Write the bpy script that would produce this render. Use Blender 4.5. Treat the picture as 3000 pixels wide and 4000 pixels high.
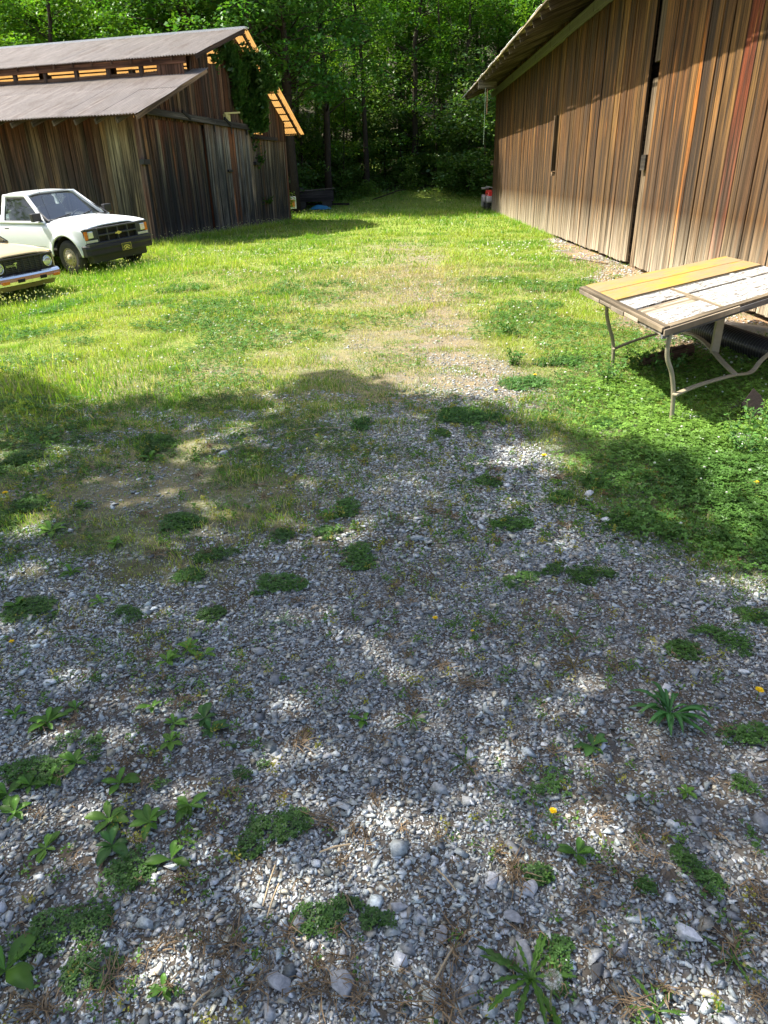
import bpy, bmesh, math, random
import numpy as np
from math import sin, cos, tan, radians, pi, sqrt, atan2, floor
from mathutils import Vector, Matrix
random.seed(7); RNG = np.random.default_rng(11)
for o in list(bpy.data.objects): bpy.data.objects.remove(o)
SC = bpy.context.scene; COL = SC.collection

# ------------------------------------------------------------------ camera, sky, sun, exposure
CAM_H, PITCH, ROLL, YAW, FPX = 1.72, radians(26.0), radians(1.3), radians(-0.9), 2700.0
def cam_basis():
    fw = np.array([sin(YAW)*cos(PITCH), cos(YAW)*cos(PITCH), -sin(PITCH)])
    rt = np.array([cos(YAW), -sin(YAW), 0.0]); up = np.cross(rt, fw)
    rt2 = rt*cos(ROLL) - up*sin(ROLL); up2 = np.cross(rt2, fw)
    return rt2, up2, fw
RT, UP, FW = cam_basis()
cam = bpy.data.cameras.new('camera'); camo = bpy.data.objects.new('camera', cam); COL.objects.link(camo)
camo.matrix_world = Matrix(((RT[0], UP[0], -FW[0], 0), (RT[1], UP[1], -FW[1], 0), (RT[2], UP[2], -FW[2], CAM_H), (0, 0, 0, 1)))
cam.sensor_fit = 'VERTICAL'; cam.sensor_height = 36.0; cam.lens = 36.0*FPX/4000.0
cam.clip_start = 0.05; cam.clip_end = 600.0
SC.camera = camo
SUN = Vector((-0.69, 0.15, 1.0)).normalized()
w = bpy.data.worlds.new('World'); SC.world = w; w.use_nodes = True
nt = w.node_tree; nt.nodes.clear()
sky = nt.nodes.new('ShaderNodeTexSky'); sky.sky_type = 'NISHITA'; sky.sun_disc = False
sky.dust_density = 3.0; sky.sun_elevation = math.asin(SUN.z); sky.sun_rotation = atan2(SUN.x, SUN.y)
bg = nt.nodes.new('ShaderNodeBackground'); bg.inputs[1].default_value = 0.125
wo = nt.nodes.new('ShaderNodeOutputWorld')
hs = nt.nodes.new('ShaderNodeHueSaturation'); hs.inputs['Saturation'].default_value = .95
nt.links.new(sky.outputs[0], hs.inputs['Color']); nt.links.new(hs.outputs[0], bg.inputs[0]); nt.links.new(bg.outputs[0], wo.inputs[0])
sl = bpy.data.lights.new('sun', 'SUN'); sl.energy = 5.0; sl.angle = radians(0.5); sl.color = (1.0, 0.945, 0.84)
so = bpy.data.objects.new('sun', sl); COL.objects.link(so)
so.rotation_euler = SUN.to_track_quat('Z', 'Y').to_euler()
SC.view_settings.view_transform = 'Standard'; SC.view_settings.look = 'None'
SC.view_settings.exposure = 1.5; SC.view_settings.gamma = 1.0
SC.cycles.max_bounces = 6; SC.cycles.transparent_max_bounces = 8
SC.cycles.use_denoising = True

def unproj(u, v, z=0.0):
    d = RT*((u-1500)/FPX) + UP*(-(v-2000)/FPX) + FW
    t = (z-CAM_H)/d[2]; return np.array([d[0]*t, d[1]*t, z])

# ------------------------------------------------------------------ noise and terrain
def _h(ix, iy, s):
    n = (ix.astype(np.int64)*374761393 + iy.astype(np.int64)*668265263 + s*1274126177) & 0x7fffffff
    n = ((n ^ (n >> 13))*1274126177) & 0x7fffffff
    return ((n ^ (n >> 16)) & 0xffff)/65535.0
def vnoise(x, y, s=0):
    x = np.asarray(x, float); y = np.asarray(y, float)
    ix = np.floor(x); iy = np.floor(y); fx = x-ix; fy = y-iy
    fx = fx*fx*(3-2*fx); fy = fy*fy*(3-2*fy)
    a = _h(ix, iy, s); b = _h(ix+1, iy, s); c = _h(ix, iy+1, s); d = _h(ix+1, iy+1, s)
    return (a*(1-fx)+b*fx)*(1-fy) + (c*(1-fx)+d*fx)*fy
def fbm(x, y, s=0, o=4):
    t = 0; a = 0.5; n = 0
    for k in range(o):
        t = t + a*vnoise(np.asarray(x)*2**k, np.asarray(y)*2**k, s+k*17); n += a; a *= 0.5
    return t/n
def sst(a, b, x):
    t = np.clip((np.asarray(x, float)-a)/(b-a), 0, 1); return t*t*(3-2*t)
def gz(x, y):
    x = np.asarray(x, float); y = np.asarray(y, float)
    a = sst(-3.4, -7.2, x)
    b = np.interp(y, [0, 9, 13.5, 17.5, 22], [.1, .30, .37, .17, 0.0])
    far = np.clip(y-37.5, 0, 9)*np.interp(x, [-4.5, -1, 3], [.025, .085, .10]) + np.clip(y-46.5, 0, 9)*.10 + np.clip(y-55, 0, 200)*.30
    return -a*b + far + (fbm(x*.7, y*.7, 3, 2)-.5)*.03*sst(6, 9, y) + (fbm(x*2.2, y*2.2, 5, 2)-.5)*.012

# shape of the plants and of the bare ground
def strip(x, y):      # bare pale track up the middle of the lawn
    cx = .15 + (y-8)*.035
    return np.exp(-((x-cx)/(1.85-.04*(y-6)))**2)*(1-sst(13, 25, y))
def grassiness(x, y):
    n = fbm(x*.8+3, y*.8, 21, 4)-.5
    n2 = fbm(x*3.1+3, y*3.1, 31, 3)-.5
    ax = np.abs(x-.15)
    g = sst(5.2, 8.2, y + 1.5*sst(1.0, 3.0, ax) + 3.0*n)
    g = g*(1-.95*np.clip(strip(x, y)*1.3+n2*1.1+n*.7, 0, 1))
    lf = sst(.9, -1.5, x+1.6*n)*sst(2.2, 3.8, y+n)*(.55+1.1*np.clip(n2*2.8+.30, 0, 1))
    rt = sst(.85, 1.5, x+1.2*n)*sst(2.3, 3.0, y+n)
    g = np.maximum(g, np.maximum(lf*.8, rt))
    return np.clip(g, 0, 1)

BARN_TH = math.atan(.0118)
def rb_local(x, y):     # coordinates in the frame of the right hand barn
    q = x-4.57
    return q*cos(BARN_TH)-y*sin(BARN_TH), q*sin(BARN_TH)+y*cos(BARN_TH)
LB_PH = radians(15.78); LB_N = (-7.1, 22.2)
def lb_local(x, y):
    dx, dy = x-LB_N[0], y-LB_N[1]
    return dx*sin(LB_PH)+dy*cos(LB_PH), -(dx*cos(LB_PH)-dy*sin(LB_PH))   # s along the gable, t away from it
def bare(x, y):         # gravel and clay strip along the right barn
    X, Y = rb_local(x, y)
    n = fbm(x*1.5, y*1.5, 77, 3)-.5
    e = np.interp(Y, [5, 9, 13, 20, 23], [-1.9, -1.8, -1.15, -.55, -.05])
    return sst(-.15, .25, X-e+.9*n)*sst(23.5, 22, Y)
def inside(x, y):
    X, Y = rb_local(x, y); s, t = lb_local(x, y)
    return ((X > -.02) & (Y > 2) & (Y < 36.6)) | ((s > -.02) & (s < 10.4) & (t > 0) & (t < 24))
def in_view(x, y, m=0.35, z=0.0):
    p = np.stack([x, y, np.full_like(x, z-CAM_H)], -1)
    c = p@FW; u = (p@RT)/c*FPX; v = -(p@UP)/c*FPX
    mm = m/np.maximum(c, .3)*FPX
    return (c > .2) & (np.abs(u) < 1500+mm) & (v < 2000+mm) & (v > -2000-mm)

# ------------------------------------------------------------------ mesh helpers
class MB:
    def __init__(s): s.v = []; s.f = []; s.c = []; s.w = []; s.hasc = False; s.hasw = False
    def add(s, vs, fs, col=None, wp=None):
        b = len(s.v); s.v += [tuple(p) for p in vs]; s.f += [tuple(i+b for i in f) for f in fs]
        if col is not None: s.hasc = True
        if wp is not None: s.hasw = True
        s.c += [col or (.5, .5, .5)]*len(vs) if not isinstance(col, list) else col
        s.w += wp if wp is not None else [(0, 0, 0)]*len(vs)
        return s
    def box(s, lo, hi, col=None, M=None, wood=None):
        x0, y0, z0 = lo; x1, y1, z1 = hi
        P = [Vector(p) for p in [(x0, y0, z0), (x1, y0, z0), (x1, y1, z0), (x0, y1, z0), (x0, y0, z1), (x1, y0, z1), (x1, y1, z1), (x0, y1, z1)]]
        wp = None
        if wood is not None:      # wood = long axis; shader vector: across, along, rand
            r = random.random()*37; a = wood; b = (wood+1) % 3; c = (wood+2) % 3
            wp = [(p[b]+p[c]*.7+r, p[a]+r, r) for p in P]
        if M is not None: P = [M@p for p in P]
        return s.add(P, [(0, 3, 2, 1), (4, 5, 6, 7), (0, 1, 5, 4), (1, 2, 6, 5), (2, 3, 7, 6), (3, 0, 4, 7)], col, wp)
    def bar(s, a, b, w, h, col=None, up=(0, 0, 1), wood=False):
        a = Vector(a); b = Vector(b); d = b-a; L = d.length; d.normalize()
        u = Vector(up); x = d.cross(u)
        if x.length < 1e-4: x = d.cross(Vector((1, 0, 0)))
        x.normalize(); u = x.cross(d)
        M = Matrix(((d.x, x.x, u.x, a.x), (d.y, x.y, u.y, a.y), (d.z, x.z, u.z, a.z), (0, 0, 0, 1)))
        return s.box((0, -w/2, -h/2), (L, w/2, h/2), col, M, 0 if wood else None)
    def tube(s, pts, r, n=8, col=None, cap=True):
        pts = [Vector(p) for p in pts]; rs = r if isinstance(r, (list, tuple)) else [r]*len(pts)
        vs = []; fs = []; px = None
        for i, p in enumerate(pts):
            d = (pts[min(i+1, len(pts)-1)]-pts[max(i-1, 0)]).normalized()
            if px is None:
                px = d.cross(Vector((0, 0, 1)) if abs(d.z) < .95 else Vector((1, 0, 0))).normalized()
            else:
                px = (px-d*px.dot(d)).normalized()
            py = d.cross(px)
            for k in range(n):
                a = 2*pi*k/n; vs.append(p+px*(cos(a)*rs[i])+py*(sin(a)*rs[i]))
        for i in range(len(pts)-1):
            for k in range(n):
                fs.append((i*n+k, i*n+(k+1) % n, (i+1)*n+(k+1) % n, (i+1)*n+k))
        if cap: fs.append(tuple(range(n-1, -1, -1))); fs.append(tuple((len(pts)-1)*n+k for k in range(n)))
        wp = [(k % n*.05+rs[0], i*.1, .3) for i in range(len(pts)) for k in range(n)]
        return s.add(vs, fs, col, wp)
    def lathe(s, prof, axis='y', n=32, M=None, col=None):
        vs = []; fs = []
        for (r, h) in prof:
            for k in range(n):
                a = 2*pi*k/n
                p = {'y': (r*cos(a), h, r*sin(a)), 'z': (r*cos(a), r*sin(a), h), 'x': (h, r*cos(a), r*sin(a))}[axis]
                vs.append(M@Vector(p) if M is not None else p)
        for i in range(len(prof)-1):
            for k in range(n): fs.append((i*n+k, i*n+(k+1) % n, (i+1)*n+(k+1) % n, (i+1)*n+k))
        return s.add(vs, fs, col)
    def grid(s, fn, nu, nv, col=None):
        vs = [fn(i/nu, j/nv) for j in range(nv+1) for i in range(nu+1)]
        fs = [(j*(nu+1)+i, j*(nu+1)+i+1, (j+1)*(nu+1)+i+1, (j+1)*(nu+1)+i) for j in range(nv) for i in range(nu)]
        return s.add(vs, fs, col)
    def prism(s, poly, fn0, fn1, col=None):   # poly list of 2d, fn maps 2d to 3d front and back
        n = len(poly)
        return s.add([fn0(*p) for p in poly]+[fn1(*p) for p in poly], [tuple(range(n)), tuple(range(2*n-1, n-1, -1))]+[(i, i+n, (i+1) % n+n, (i+1) % n) for i in range(n)], col)
    def build(s, name, mat, parent=None, smooth=False, bevel=0, solid=0):
        me = bpy.data.meshes.new(name); me.from_pydata(s.v, [], s.f); me.update()
        if s.hasc or s.hasw:
            ca = me.attributes.new('col', 'FLOAT_COLOR', 'POINT'); ca.data.foreach_set('color', np.array([tuple(c[:3])+(1,) for c in s.c], dtype=np.float32).ravel())
        if s.hasw:
            wa = me.attributes.new('wp', 'FLOAT_VECTOR', 'POINT'); wa.data.foreach_set('vector', np.array(s.w, dtype=np.float32).ravel())
        bm = bmesh.new(); bm.from_mesh(me); bmesh.ops.recalc_face_normals(bm, faces=bm.faces); bm.to_mesh(me); bm.free()
        if smooth: me.polygons.foreach_set('use_smooth', [True]*len(me.polygons))
        me.materials.append(mat)
        o = bpy.data.objects.new(name, me); COL.objects.link(o)
        if parent: o.parent = parent
        if solid: m = o.modifiers.new('s', 'SOLIDIFY'); m.thickness = solid; m.offset = -1
        if bevel: m = o.modifiers.new('b', 'BEVEL'); m.width = bevel; m.segments = 2; m.limit_method = 'ANGLE'
        return o

def tag(o, label=None, cat=None, group=None, kind=None):
    if label: o['label'] = label
    if cat: o['category'] = cat
    if group: o['group'] = group
    if kind: o['kind'] = kind
    return o
def thing(name, label, cat, loc=(0, 0, 0), rz=0, group=None):
    o = bpy.data.objects.new(name, None); COL.objects.link(o); o.location = loc; o.rotation_euler = (0, 0, rz)
    o.empty_display_size = .1
    return tag(o, label, cat, group)
def copy_tree(o, parent=None):
    c = o.copy(); COL.objects.link(c); c.parent = parent
    for ch in list(o.children): copy_tree(ch, c)
    return c

def np_mesh(name, V, F, C, mat, parent=None, smooth=False):
    """V (n,3), F (m,k) constant k, C (n,3)"""
    me = bpy.data.meshes.new(name); n = len(V); m, k = F.shape
    me.vertices.add(n); me.vertices.foreach_set('co', V.astype(np.float32).ravel())
    me.loops.add(m*k); me.loops.foreach_set('vertex_index', F.astype(np.int32).ravel())
    me.polygons.add(m); me.polygons.foreach_set('loop_start', np.arange(0, m*k, k, dtype=np.int32))
    me.polygons.foreach_set('loop_total', np.full(m, k, dtype=np.int32))
    if smooth: me.polygons.foreach_set('use_smooth', np.ones(m, dtype=bool))
    ca = me.attributes.new('col', 'FLOAT_COLOR', 'POINT')
    ca.data.foreach_set('color', np.concatenate([C, np.ones((n, 1))], 1).astype(np.float32).ravel())
    me.update(calc_edges=True); me.validate()
    me.materials.append(mat)
    o = bpy.data.objects.new(name, me); COL.objects.link(o)
    if parent: o.parent = parent
    return o
def rotmats(yaw, tilt, tdir, n):
    """rotation: yaw about z, then tilt by angle toward direction tdir"""
    cy, sy = np.cos(yaw), np.sin(yaw); Z = np.zeros(n); O = np.ones(n)
    Rz = np.stack([np.stack([cy, -sy, Z], -1), np.stack([sy, cy, Z], -1), np.stack([Z, Z, O], -1)], 1)
    ax, ay = -np.sin(tdir), np.cos(tdir); c, s = np.cos(tilt), np.sin(tilt); t = 1-c
    Rt = np.stack([np.stack([t*ax*ax+c, t*ax*ay, s*ay], -1), np.stack([t*ax*ay, t*ay*ay+c, -s*ax], -1), np.stack([-s*ay, s*ax, c], -1)], 1)
    return Rt@Rz
def inst(pv, pf, pos, R, scale, col, pc=None):
    """instances of a prototype: pv (p,3) pf (q,k); returns V,F,C"""
    n = len(pos); p = len(pv)
    sc = scale[:, None, None] if scale.ndim == 1 else scale[:, None, :]
    V = np.einsum('nij,npj->npi', R, np.broadcast_to(pv, (n, p, 3))*sc)+pos[:, None, :]
    F = pf[None]+(np.arange(n)*p)[:, None, None]
    C = np.repeat(col[:, None, :], p, 1)
    if pc is not None: C = C*pc[None, :, None] if pc.ndim == 1 else C*pc[None]
    return V.reshape(-1, 3), F.reshape(-1, pf.shape[1]), C.reshape(-1, 3)
def merge(parts):
    V = []; F = []; C = []; b = 0
    for v, f, c in parts: V.append(v); F.append(f+b); C.append(c); b += len(v)
    return np.concatenate(V), np.concatenate(F), np.concatenate(C)

# ------------------------------------------------------------------ materials
def mat(name):
    m = bpy.data.materials.new(name); m.use_nodes = True; m.node_tree.nodes.clear(); return m, m.node_tree
class NT:
    def __init__(s, t): s.t = t
    def n(s, ty, **k):
        x = s.t.nodes.new(ty)
        for a, b in k.items():
            if a.startswith('i_'):
                key = a[2:]; x.inputs[int(key) if key.isdigit() else key].default_value = b
            else: setattr(x, a, b)
        return x
    def l(s, a, b): s.t.links.new(a, b)
    def attr(s, nm, out='Color'): return s.n('ShaderNodeAttribute', attribute_name=nm).outputs[out]
    def math(s, op, a, b=None, clamp=False):
        x = s.n('ShaderNodeMath', operation=op, use_clamp=clamp)
        for i, q in enumerate((a, b)):
            if q is None: continue
            if isinstance(q, (int, float)): x.inputs[i].default_value = q
            else: s.l(q, x.inputs[i])
        return x.outputs[0]
    def vscale(s, v, sc):
        x = s.n('ShaderNodeVectorMath', operation='MULTIPLY'); s.l(v, x.inputs[0]); x.inputs[1].default_value = sc; return x.outputs[0]
    def noise(s, v, scale=1, detail=4, rough=.55, dist=0, out=0):
        x = s.n('ShaderNodeTexNoise'); x.inputs['Scale'].default_value = scale; x.inputs['Detail'].default_value = detail
        x.inputs['Roughness'].default_value = rough; x.inputs['Distortion'].default_value = dist
        if v is not None: s.l(v, x.inputs['Vector'])
        return x.outputs[out]
    def ramp(s, f, pts):
        x = s.n('ShaderNodeValToRGB'); s.l(f, x.inputs[0]); e = x.color_ramp.elements
        while len(e) < len(pts): e.new(.5)
        for q, (p, c) in zip(e, pts): q.position = p; q.color = (c, c, c, 1) if isinstance(c, (int, float)) else tuple(c)+(1,)
        return x.outputs[0]
    def mix(s, f, a, b, mode='MIX'):
        x = s.n('ShaderNodeMix', data_type='RGBA', blend_type=mode)
        for q, i in ((f, 0), (a, 6), (b, 7)):
            if isinstance(q, (int, float)): x.inputs[i].default_value = q
            elif isinstance(q, tuple): x.inputs[i].default_value = q+(1,)
            else: s.l(q, x.inputs[i])
        return x.outputs[2]
    def bump(s, h, d=.01, st=1.0):
        x = s.n('ShaderNodeBump'); x.inputs['Distance'].default_value = d; x.inputs['Strength'].default_value = st; s.l(h, x.inputs['Height']); return x.outputs[0]
    def princ(s, col, rough=.7, metal=0, normal=None, spec=.5, coat=0):
        b = s.n('ShaderNodeBsdfPrincipled')
        for q, k in ((col, 'Base Color'), (rough, 'Roughness'), (metal, 'Metallic')):
            if isinstance(q, (int, float)): b.inputs[k].default_value = q
            elif isinstance(q, tuple): b.inputs[k].default_value = q+(1,)
            else: s.l(q, b.inputs[k])
        b.inputs['Specular IOR Level'].default_value = spec
        if coat: b.inputs['Coat Weight'].default_value = coat; b.inputs['Coat Roughness'].default_value = .08
        if normal is not None: s.l(normal, b.inputs['Normal'])
        return b.outputs[0]
    def out(s, sh): o = s.n('ShaderNodeOutputMaterial'); s.l(sh, o.inputs[0])

def simple(name, col, rough=.6, metal=0, var=.25, scale=6, bump=0, bscale=40, spec=.5, coat=0):
    m, t = mat(name); N = NT(t); tc = N.n('ShaderNodeTexCoord').outputs['Object']
    nz = N.noise(tc, scale, 6, .6)
    c = N.mix(nz, tuple(x*(1-var) for x in col), tuple(min(1, x*(1+var)) for x in col))
    nrm = N.bump(N.noise(tc, bscale, 4), bump) if bump else None
    N.out(N.princ(c, rough, metal, nrm, spec, coat)); return m
def wood_mat(name, bottom=(.42, .38, .32), bh=1.0, botamt=.8, top=None, th=(2.4, 3.4), dark=.22, contrast=1.0, black=0.0, flecks=False):
    m, t = mat(name); N = NT(t); wp = N.attr('wp', 'Vector'); col = N.attr('col')
    sep = N.n('ShaderNodeSeparateXYZ'); N.l(wp, sep.inputs[0]); z = sep.outputs[1]
    st = N.noise(N.vscale(wp, (17, .42, 3)), 1, 7, .68, .35)
    fine = N.noise(N.vscale(wp, (120, 2.2, 3)), 1, 4, .6)
    wv = N.n('ShaderNodeTexWave', wave_type='BANDS', bands_direction='X'); N.l(N.vscale(wp, (1, .07, 0)), wv.inputs['Vector'])
    wv.inputs['Scale'].default_value = 14; wv.inputs['Distortion'].default_value = 9; wv.inputs['Detail'].default_value = 3; wv.inputs['Detail Scale'].default_value = 1.2
    big = N.noise(N.vscale(wp, (3.5, .45, 1)), 1, 4, .6)
    k = N.ramp(st, [(.36, dark), (.45, .55), (.54, 1.0), (.62, 1.45), (.72, 1.9)])
    c = N.mix(1.0, col, k, 'MULTIPLY')
    c = N.mix(.55*contrast, c, N.ramp(fine, [(.35, .45), (.62, 1.25)]), 'MULTIPLY')
    c = N.mix(.55*contrast, c, N.ramp(wv.outputs[1], [(.1, .55), (.75, 1.15)]), 'MULTIPLY')
    c = N.mix(.8, c, N.ramp(big, [(.36, .5), (.62, 1.3)]), 'MULTIPLY')
    vk = N.n('ShaderNodeTexVoronoi'); N.l(N.vscale(wp, (5.5, 1.1, 3)), vk.inputs['Vector']); vk.inputs['Scale'].default_value = 1; vk.inputs['Randomness'].default_value = 1
    ring = N.math('SINE', N.math('MULTIPLY', vk.outputs[0], 120))
    c = N.mix(N.ramp(vk.outputs[0], [(.05, .9), (.075, .35), (.16, 0)]), c, N.mix(N.ramp(ring, [(.2, 0), (.8, 1)]), (.03, .018, .01), (.11, .06, .03)))
    if flecks:
        fl = N.noise(N.vscale(wp, (13, .7, 7)), 1, 3, .5); c = N.mix(N.ramp(fl, [(.66, 0), (.73, .9)]), c, N.mix(1.0, (.40, .15, .035), k, 'MULTIPLY'))
        fr_ = N.noise(N.vscale(wp, (6, .35, 9)), 1, 4, .6); c = N.mix(N.ramp(fr_, [(.50, 0), (.60, .85)]), c, N.mix(1.0, (.036, .024, .016), k, 'MULTIPLY'))
    if flecks:
        band = N.ramp(N.math('DIVIDE', z, 5.0), [(.12, 0), (.26, 1), (.38, .8), (.52, 0)])
        c = N.mix(N.math('MULTIPLY', band, .55), c, N.mix(1.0, (.066, .043, .026), k, 'MULTIPLY'))
    bf = N.math('MULTIPLY', N.math('SUBTRACT', 1.0, N.math('DIVIDE', z, bh), True), N.ramp(st, [(.3, .35), (.6, 1.0)]), True)
    c = N.mix(N.math('MULTIPLY', bf, botamt), c, N.mix(.7, bottom, k, 'MULTIPLY'))
    if black:
        sb = N.noise(N.vscale(wp, (1.3, .5, 0)), 1, 3, .6)
        zf = N.ramp(N.math('DIVIDE', z, 4.0), [(.0, .6), (.10, 1.0), (.45, .7), (.72, .0)])
        bl = N.math('MULTIPLY', N.ramp(sb, [(.30, 0), (.52, 1)]), zf, True)
        c = N.mix(N.math('MULTIPLY', bl, black), c, N.mix(.85, (.028, .030, .034), k, 'MULTIPLY'))
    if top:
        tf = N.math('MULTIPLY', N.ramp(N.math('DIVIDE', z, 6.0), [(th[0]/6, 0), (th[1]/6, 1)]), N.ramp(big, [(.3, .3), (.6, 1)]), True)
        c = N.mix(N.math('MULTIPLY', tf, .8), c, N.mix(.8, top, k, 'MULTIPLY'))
    N.out(N.princ(c, .85, 0, N.bump(N.math('ADD', fine, st), .006, .8), .2)); return m
def leaf_mat(name, trans=.45, gloss=.06, tint=(1, 1, 1), tcol=(1.3, 1.35, .45), rough=.45):
    m, t = mat(name); N = NT(t); c = N.attr('col')
    if tint != (1, 1, 1): c = N.mix(1.0, c, tint, 'MULTIPLY')
    d = N.n('ShaderNodeBsdfDiffuse'); N.l(c, d.inputs[0])
    tr = N.n('ShaderNodeBsdfTranslucent'); N.l(N.mix(1.0, c, tcol, 'MULTIPLY'), tr.inputs[0])
    g = N.n('ShaderNodeBsdfGlossy'); g.inputs['Roughness'].default_value = rough; g.inputs[0].default_value = (.8, .85, .8, 1)
    a = N.n('ShaderNodeMixShader'); a.inputs[0].default_value = trans; N.l(d.outputs[0], a.inputs[1]); N.l(tr.outputs[0], a.inputs[2])
    b = N.n('ShaderNodeMixShader'); b.inputs[0].default_value = gloss; N.l(a.outputs[0], b.inputs[1]); N.l(g.outputs[0], b.inputs[2])
    N.out(b.outputs[0]); return m
def attr_mat(name, rough=.8, bump=0, bscale=120, spec=.3, nvar=.35, nscale=60):
    m, t = mat(name); N = NT(t); c = N.attr('col'); tc = N.n('ShaderNodeTexCoord').outputs['Object']
    nz = N.noise(tc, nscale, 5, .65)
    c = N.mix(1.0, c, N.ramp(nz, [(.3, 1-nvar), (.7, 1+nvar)]), 'MULTIPLY')
    N.out(N.princ(c, rough, 0, N.bump(nz, bump) if bump else None, spec)); return m
def glass_mat(name, tint=(.72, .78, .74), fac=.08):
    m, t = mat(name); N = NT(t)
    tr = N.n('ShaderNodeBsdfTransparent'); tr.inputs[0].default_value = tint+(1,)
    g = N.n('ShaderNodeBsdfGlossy'); g.inputs['Roughness'].default_value = .03
    fr = N.n('ShaderNodeLayerWeight'); fr.inputs[0].default_value = .5
    f = N.math('ADD', N.math('MULTIPLY', N.math('POWER', fr.outputs[1], 4), .7), fac+.05, True)
    a = N.n('ShaderNodeMixShader'); N.l(f, a.inputs[0]); N.l(tr.outputs[0], a.inputs[1]); N.l(g.outputs[0], a.inputs[2])
    N.out(a.outputs[0]); return m
def ground_mat():
    m, t = mat('ground'); N = NT(t); tc = N.n('ShaderNodeTexCoord').outputs['Object']; z = N.attr('col')
    sep = N.n('ShaderNodeSeparateColor'); N.l(z, sep.inputs[0]); G, D, B = sep.outputs[0], sep.outputs[1], sep.outputs[2]
    vo = N.n('ShaderNodeTexVoronoi'); N.l(tc, vo.inputs['Vector']); vo.inputs['Scale'].default_value = 48
    vo2 = N.n('ShaderNodeTexVoronoi', feature='DISTANCE_TO_EDGE'); N.l(tc, vo2.inputs['Vector']); vo2.inputs['Scale'].default_value = 48
    sp = N.n('ShaderNodeSeparateColor'); N.l(vo.outputs['Color'], sp.inputs[0])
    st = N.ramp(sp.outputs[0], [(0, (.05, .05, .05)), (.5, (.14, .14, .14)), (1, (.34, .34, .33))])
    st = N.mix(N.ramp(vo2.outputs[0], [(.0, 1), (.12, 0)]), st, (.045, .04, .037))
    n1 = N.noise(tc, 5, 7, .7); n2 = N.noise(tc, 60, 5, .7); n3 = N.noise(tc, 1.1, 5, .6)
    soil = N.mix(n2, (.025, .019, .014), (.115, .088, .062))
    straw = N.mix(n2, (.10, .075, .045), (.36, .29, .19))
    green = N.mix(n1, (.11, .16, .022), (.22, .27, .045))
    clay = N.mix(n2, (.22, .12, .06), (.42, .27, .16))
    c = N.mix(N.ramp(N.math('ADD', n1, N.math('MULTIPLY', n2, .25)), [(.54, 0), (.68, .85)]), st, soil)
    c = N.mix(N.math('MULTIPLY', D, N.ramp(n1, [(.35, .15), (.6, .95)])), c, straw)
    c = N.mix(G, c, green)
    c = N.mix(N.math('MULTIPLY', B, N.ramp(n3, [(.42, .1), (.58, .9)])), c, clay)
    h = N.math('ADD', vo2.outputs[0], N.math('MULTIPLY', n2, .3))
    N.out(N.princ(c, .95, 0, N.bump(h, .012, .8), .15)); return m
def corr_mat(name, base=(.19, .163, .142), rust=(.13, .095, .07), metal=.2, rough=.5):
    m, t = mat(name); N = NT(t); tc = N.n('ShaderNodeTexCoord').outputs['Object']
    n1 = N.noise(N.vscale(tc, (2.5, .7, .7)), 1, 7, .7); n2 = N.noise(tc, 14, 6, .7); n3 = N.noise(N.vscale(tc, (9, .8, .8)), 1, 5, .7)
    c = N.mix(n2, tuple(x*.55 for x in base), tuple(x*1.5 for x in base))
    c = N.mix(N.ramp(n1, [(.5, 0), (.66, .75)]), c, rust)
    c = N.mix(N.ramp(n3, [(.52, 0), (.62, .8)]), c, tuple(x*1.35 for x in base))
    N.out(N.princ(c, rough, metal, None, .5)); return m
def amber_mat():
    m, t = mat('amber_fiberglass'); N = NT(t); tc = N.n('ShaderNodeTexCoord').outputs['Object']
    n1 = N.noise(tc, 2.2, 6, .65)
    c = N.mix(n1, (.30, .135, .03), (.56, .34, .12))
    d = N.n('ShaderNodeBsdfDiffuse'); N.l(c, d.inputs[0]); tr = N.n('ShaderNodeBsdfTranslucent'); N.l(c, tr.inputs[0])
    a = N.n('ShaderNodeMixShader'); a.inputs[0].default_value = .55; N.l(d.outputs[0], a.inputs[1]); N.l(tr.outputs[0], a.inputs[2]); N.out(a.outputs[0]); return m

M_ground = ground_mat()
M_stone = attr_mat('stone', .85, .003, 160, .3, .3, 90)
M_leaf = leaf_mat('leaf', .42, .03, tint=(1.75, 1.6, 1.3))
M_grass = leaf_mat('grass_blade', .45, .04, tcol=(1.25, 1.3, .5))
M_clover = leaf_mat('clover_leaf', .3, .018, tcol=(1.1, 1.3, .5), rough=.4)
M_dry = leaf_mat('dry_stem', .15, .02, tcol=(1.1, 1.0, .7))
M_petal = leaf_mat('petal', .3, .02, tcol=(1, 1, .8))
M_bark = simple('bark', (.045, .036, .027), .95, 0, .5, 9, .02, 25, .1)
M_palebark = simple('pale_bark', (.20, .18, .14), .95, 0, .35, 9, .01, 25, .1)
M_woodR = wood_mat('weathered_wood', bottom=(.40, .345, .25), bh=1.1, botamt=.95, dark=.20, contrast=1.15, flecks=True)
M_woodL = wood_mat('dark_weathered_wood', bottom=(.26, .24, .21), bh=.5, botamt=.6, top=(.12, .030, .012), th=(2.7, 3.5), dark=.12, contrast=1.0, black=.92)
M_beam = wood_mat('rough_beam', bottom=(.2, .18, .15), bh=.01, botamt=0, dark=.4, contrast=.8)
M_corr = corr_mat('rusty_corrugated_metal')
M_corr2 = corr_mat('pale_corrugated_metal', (.62, .62, .58), (.40, .34, .27), .1, .6)
M_amber = amber_mat()
M_rail = simple('painted_steel_track', (.125, .128, .10), .55, .2, .3, 5)
M_black = simple('black_plastic', (.018, .018, .02), .42, 0, .3, 8)
M_void = simple('dark_interior', (.02, .016, .012), 1, 0, .3, 5)
M_rubber = simple('tyre_rubber', (.035, .033, .030), .85, 0, .4, 12, .004, 80)
M_white = simple('white_car_paint', (.68, .71, .72), .28, 0, .05, 3, 0, 40, .5, .6)
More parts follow.
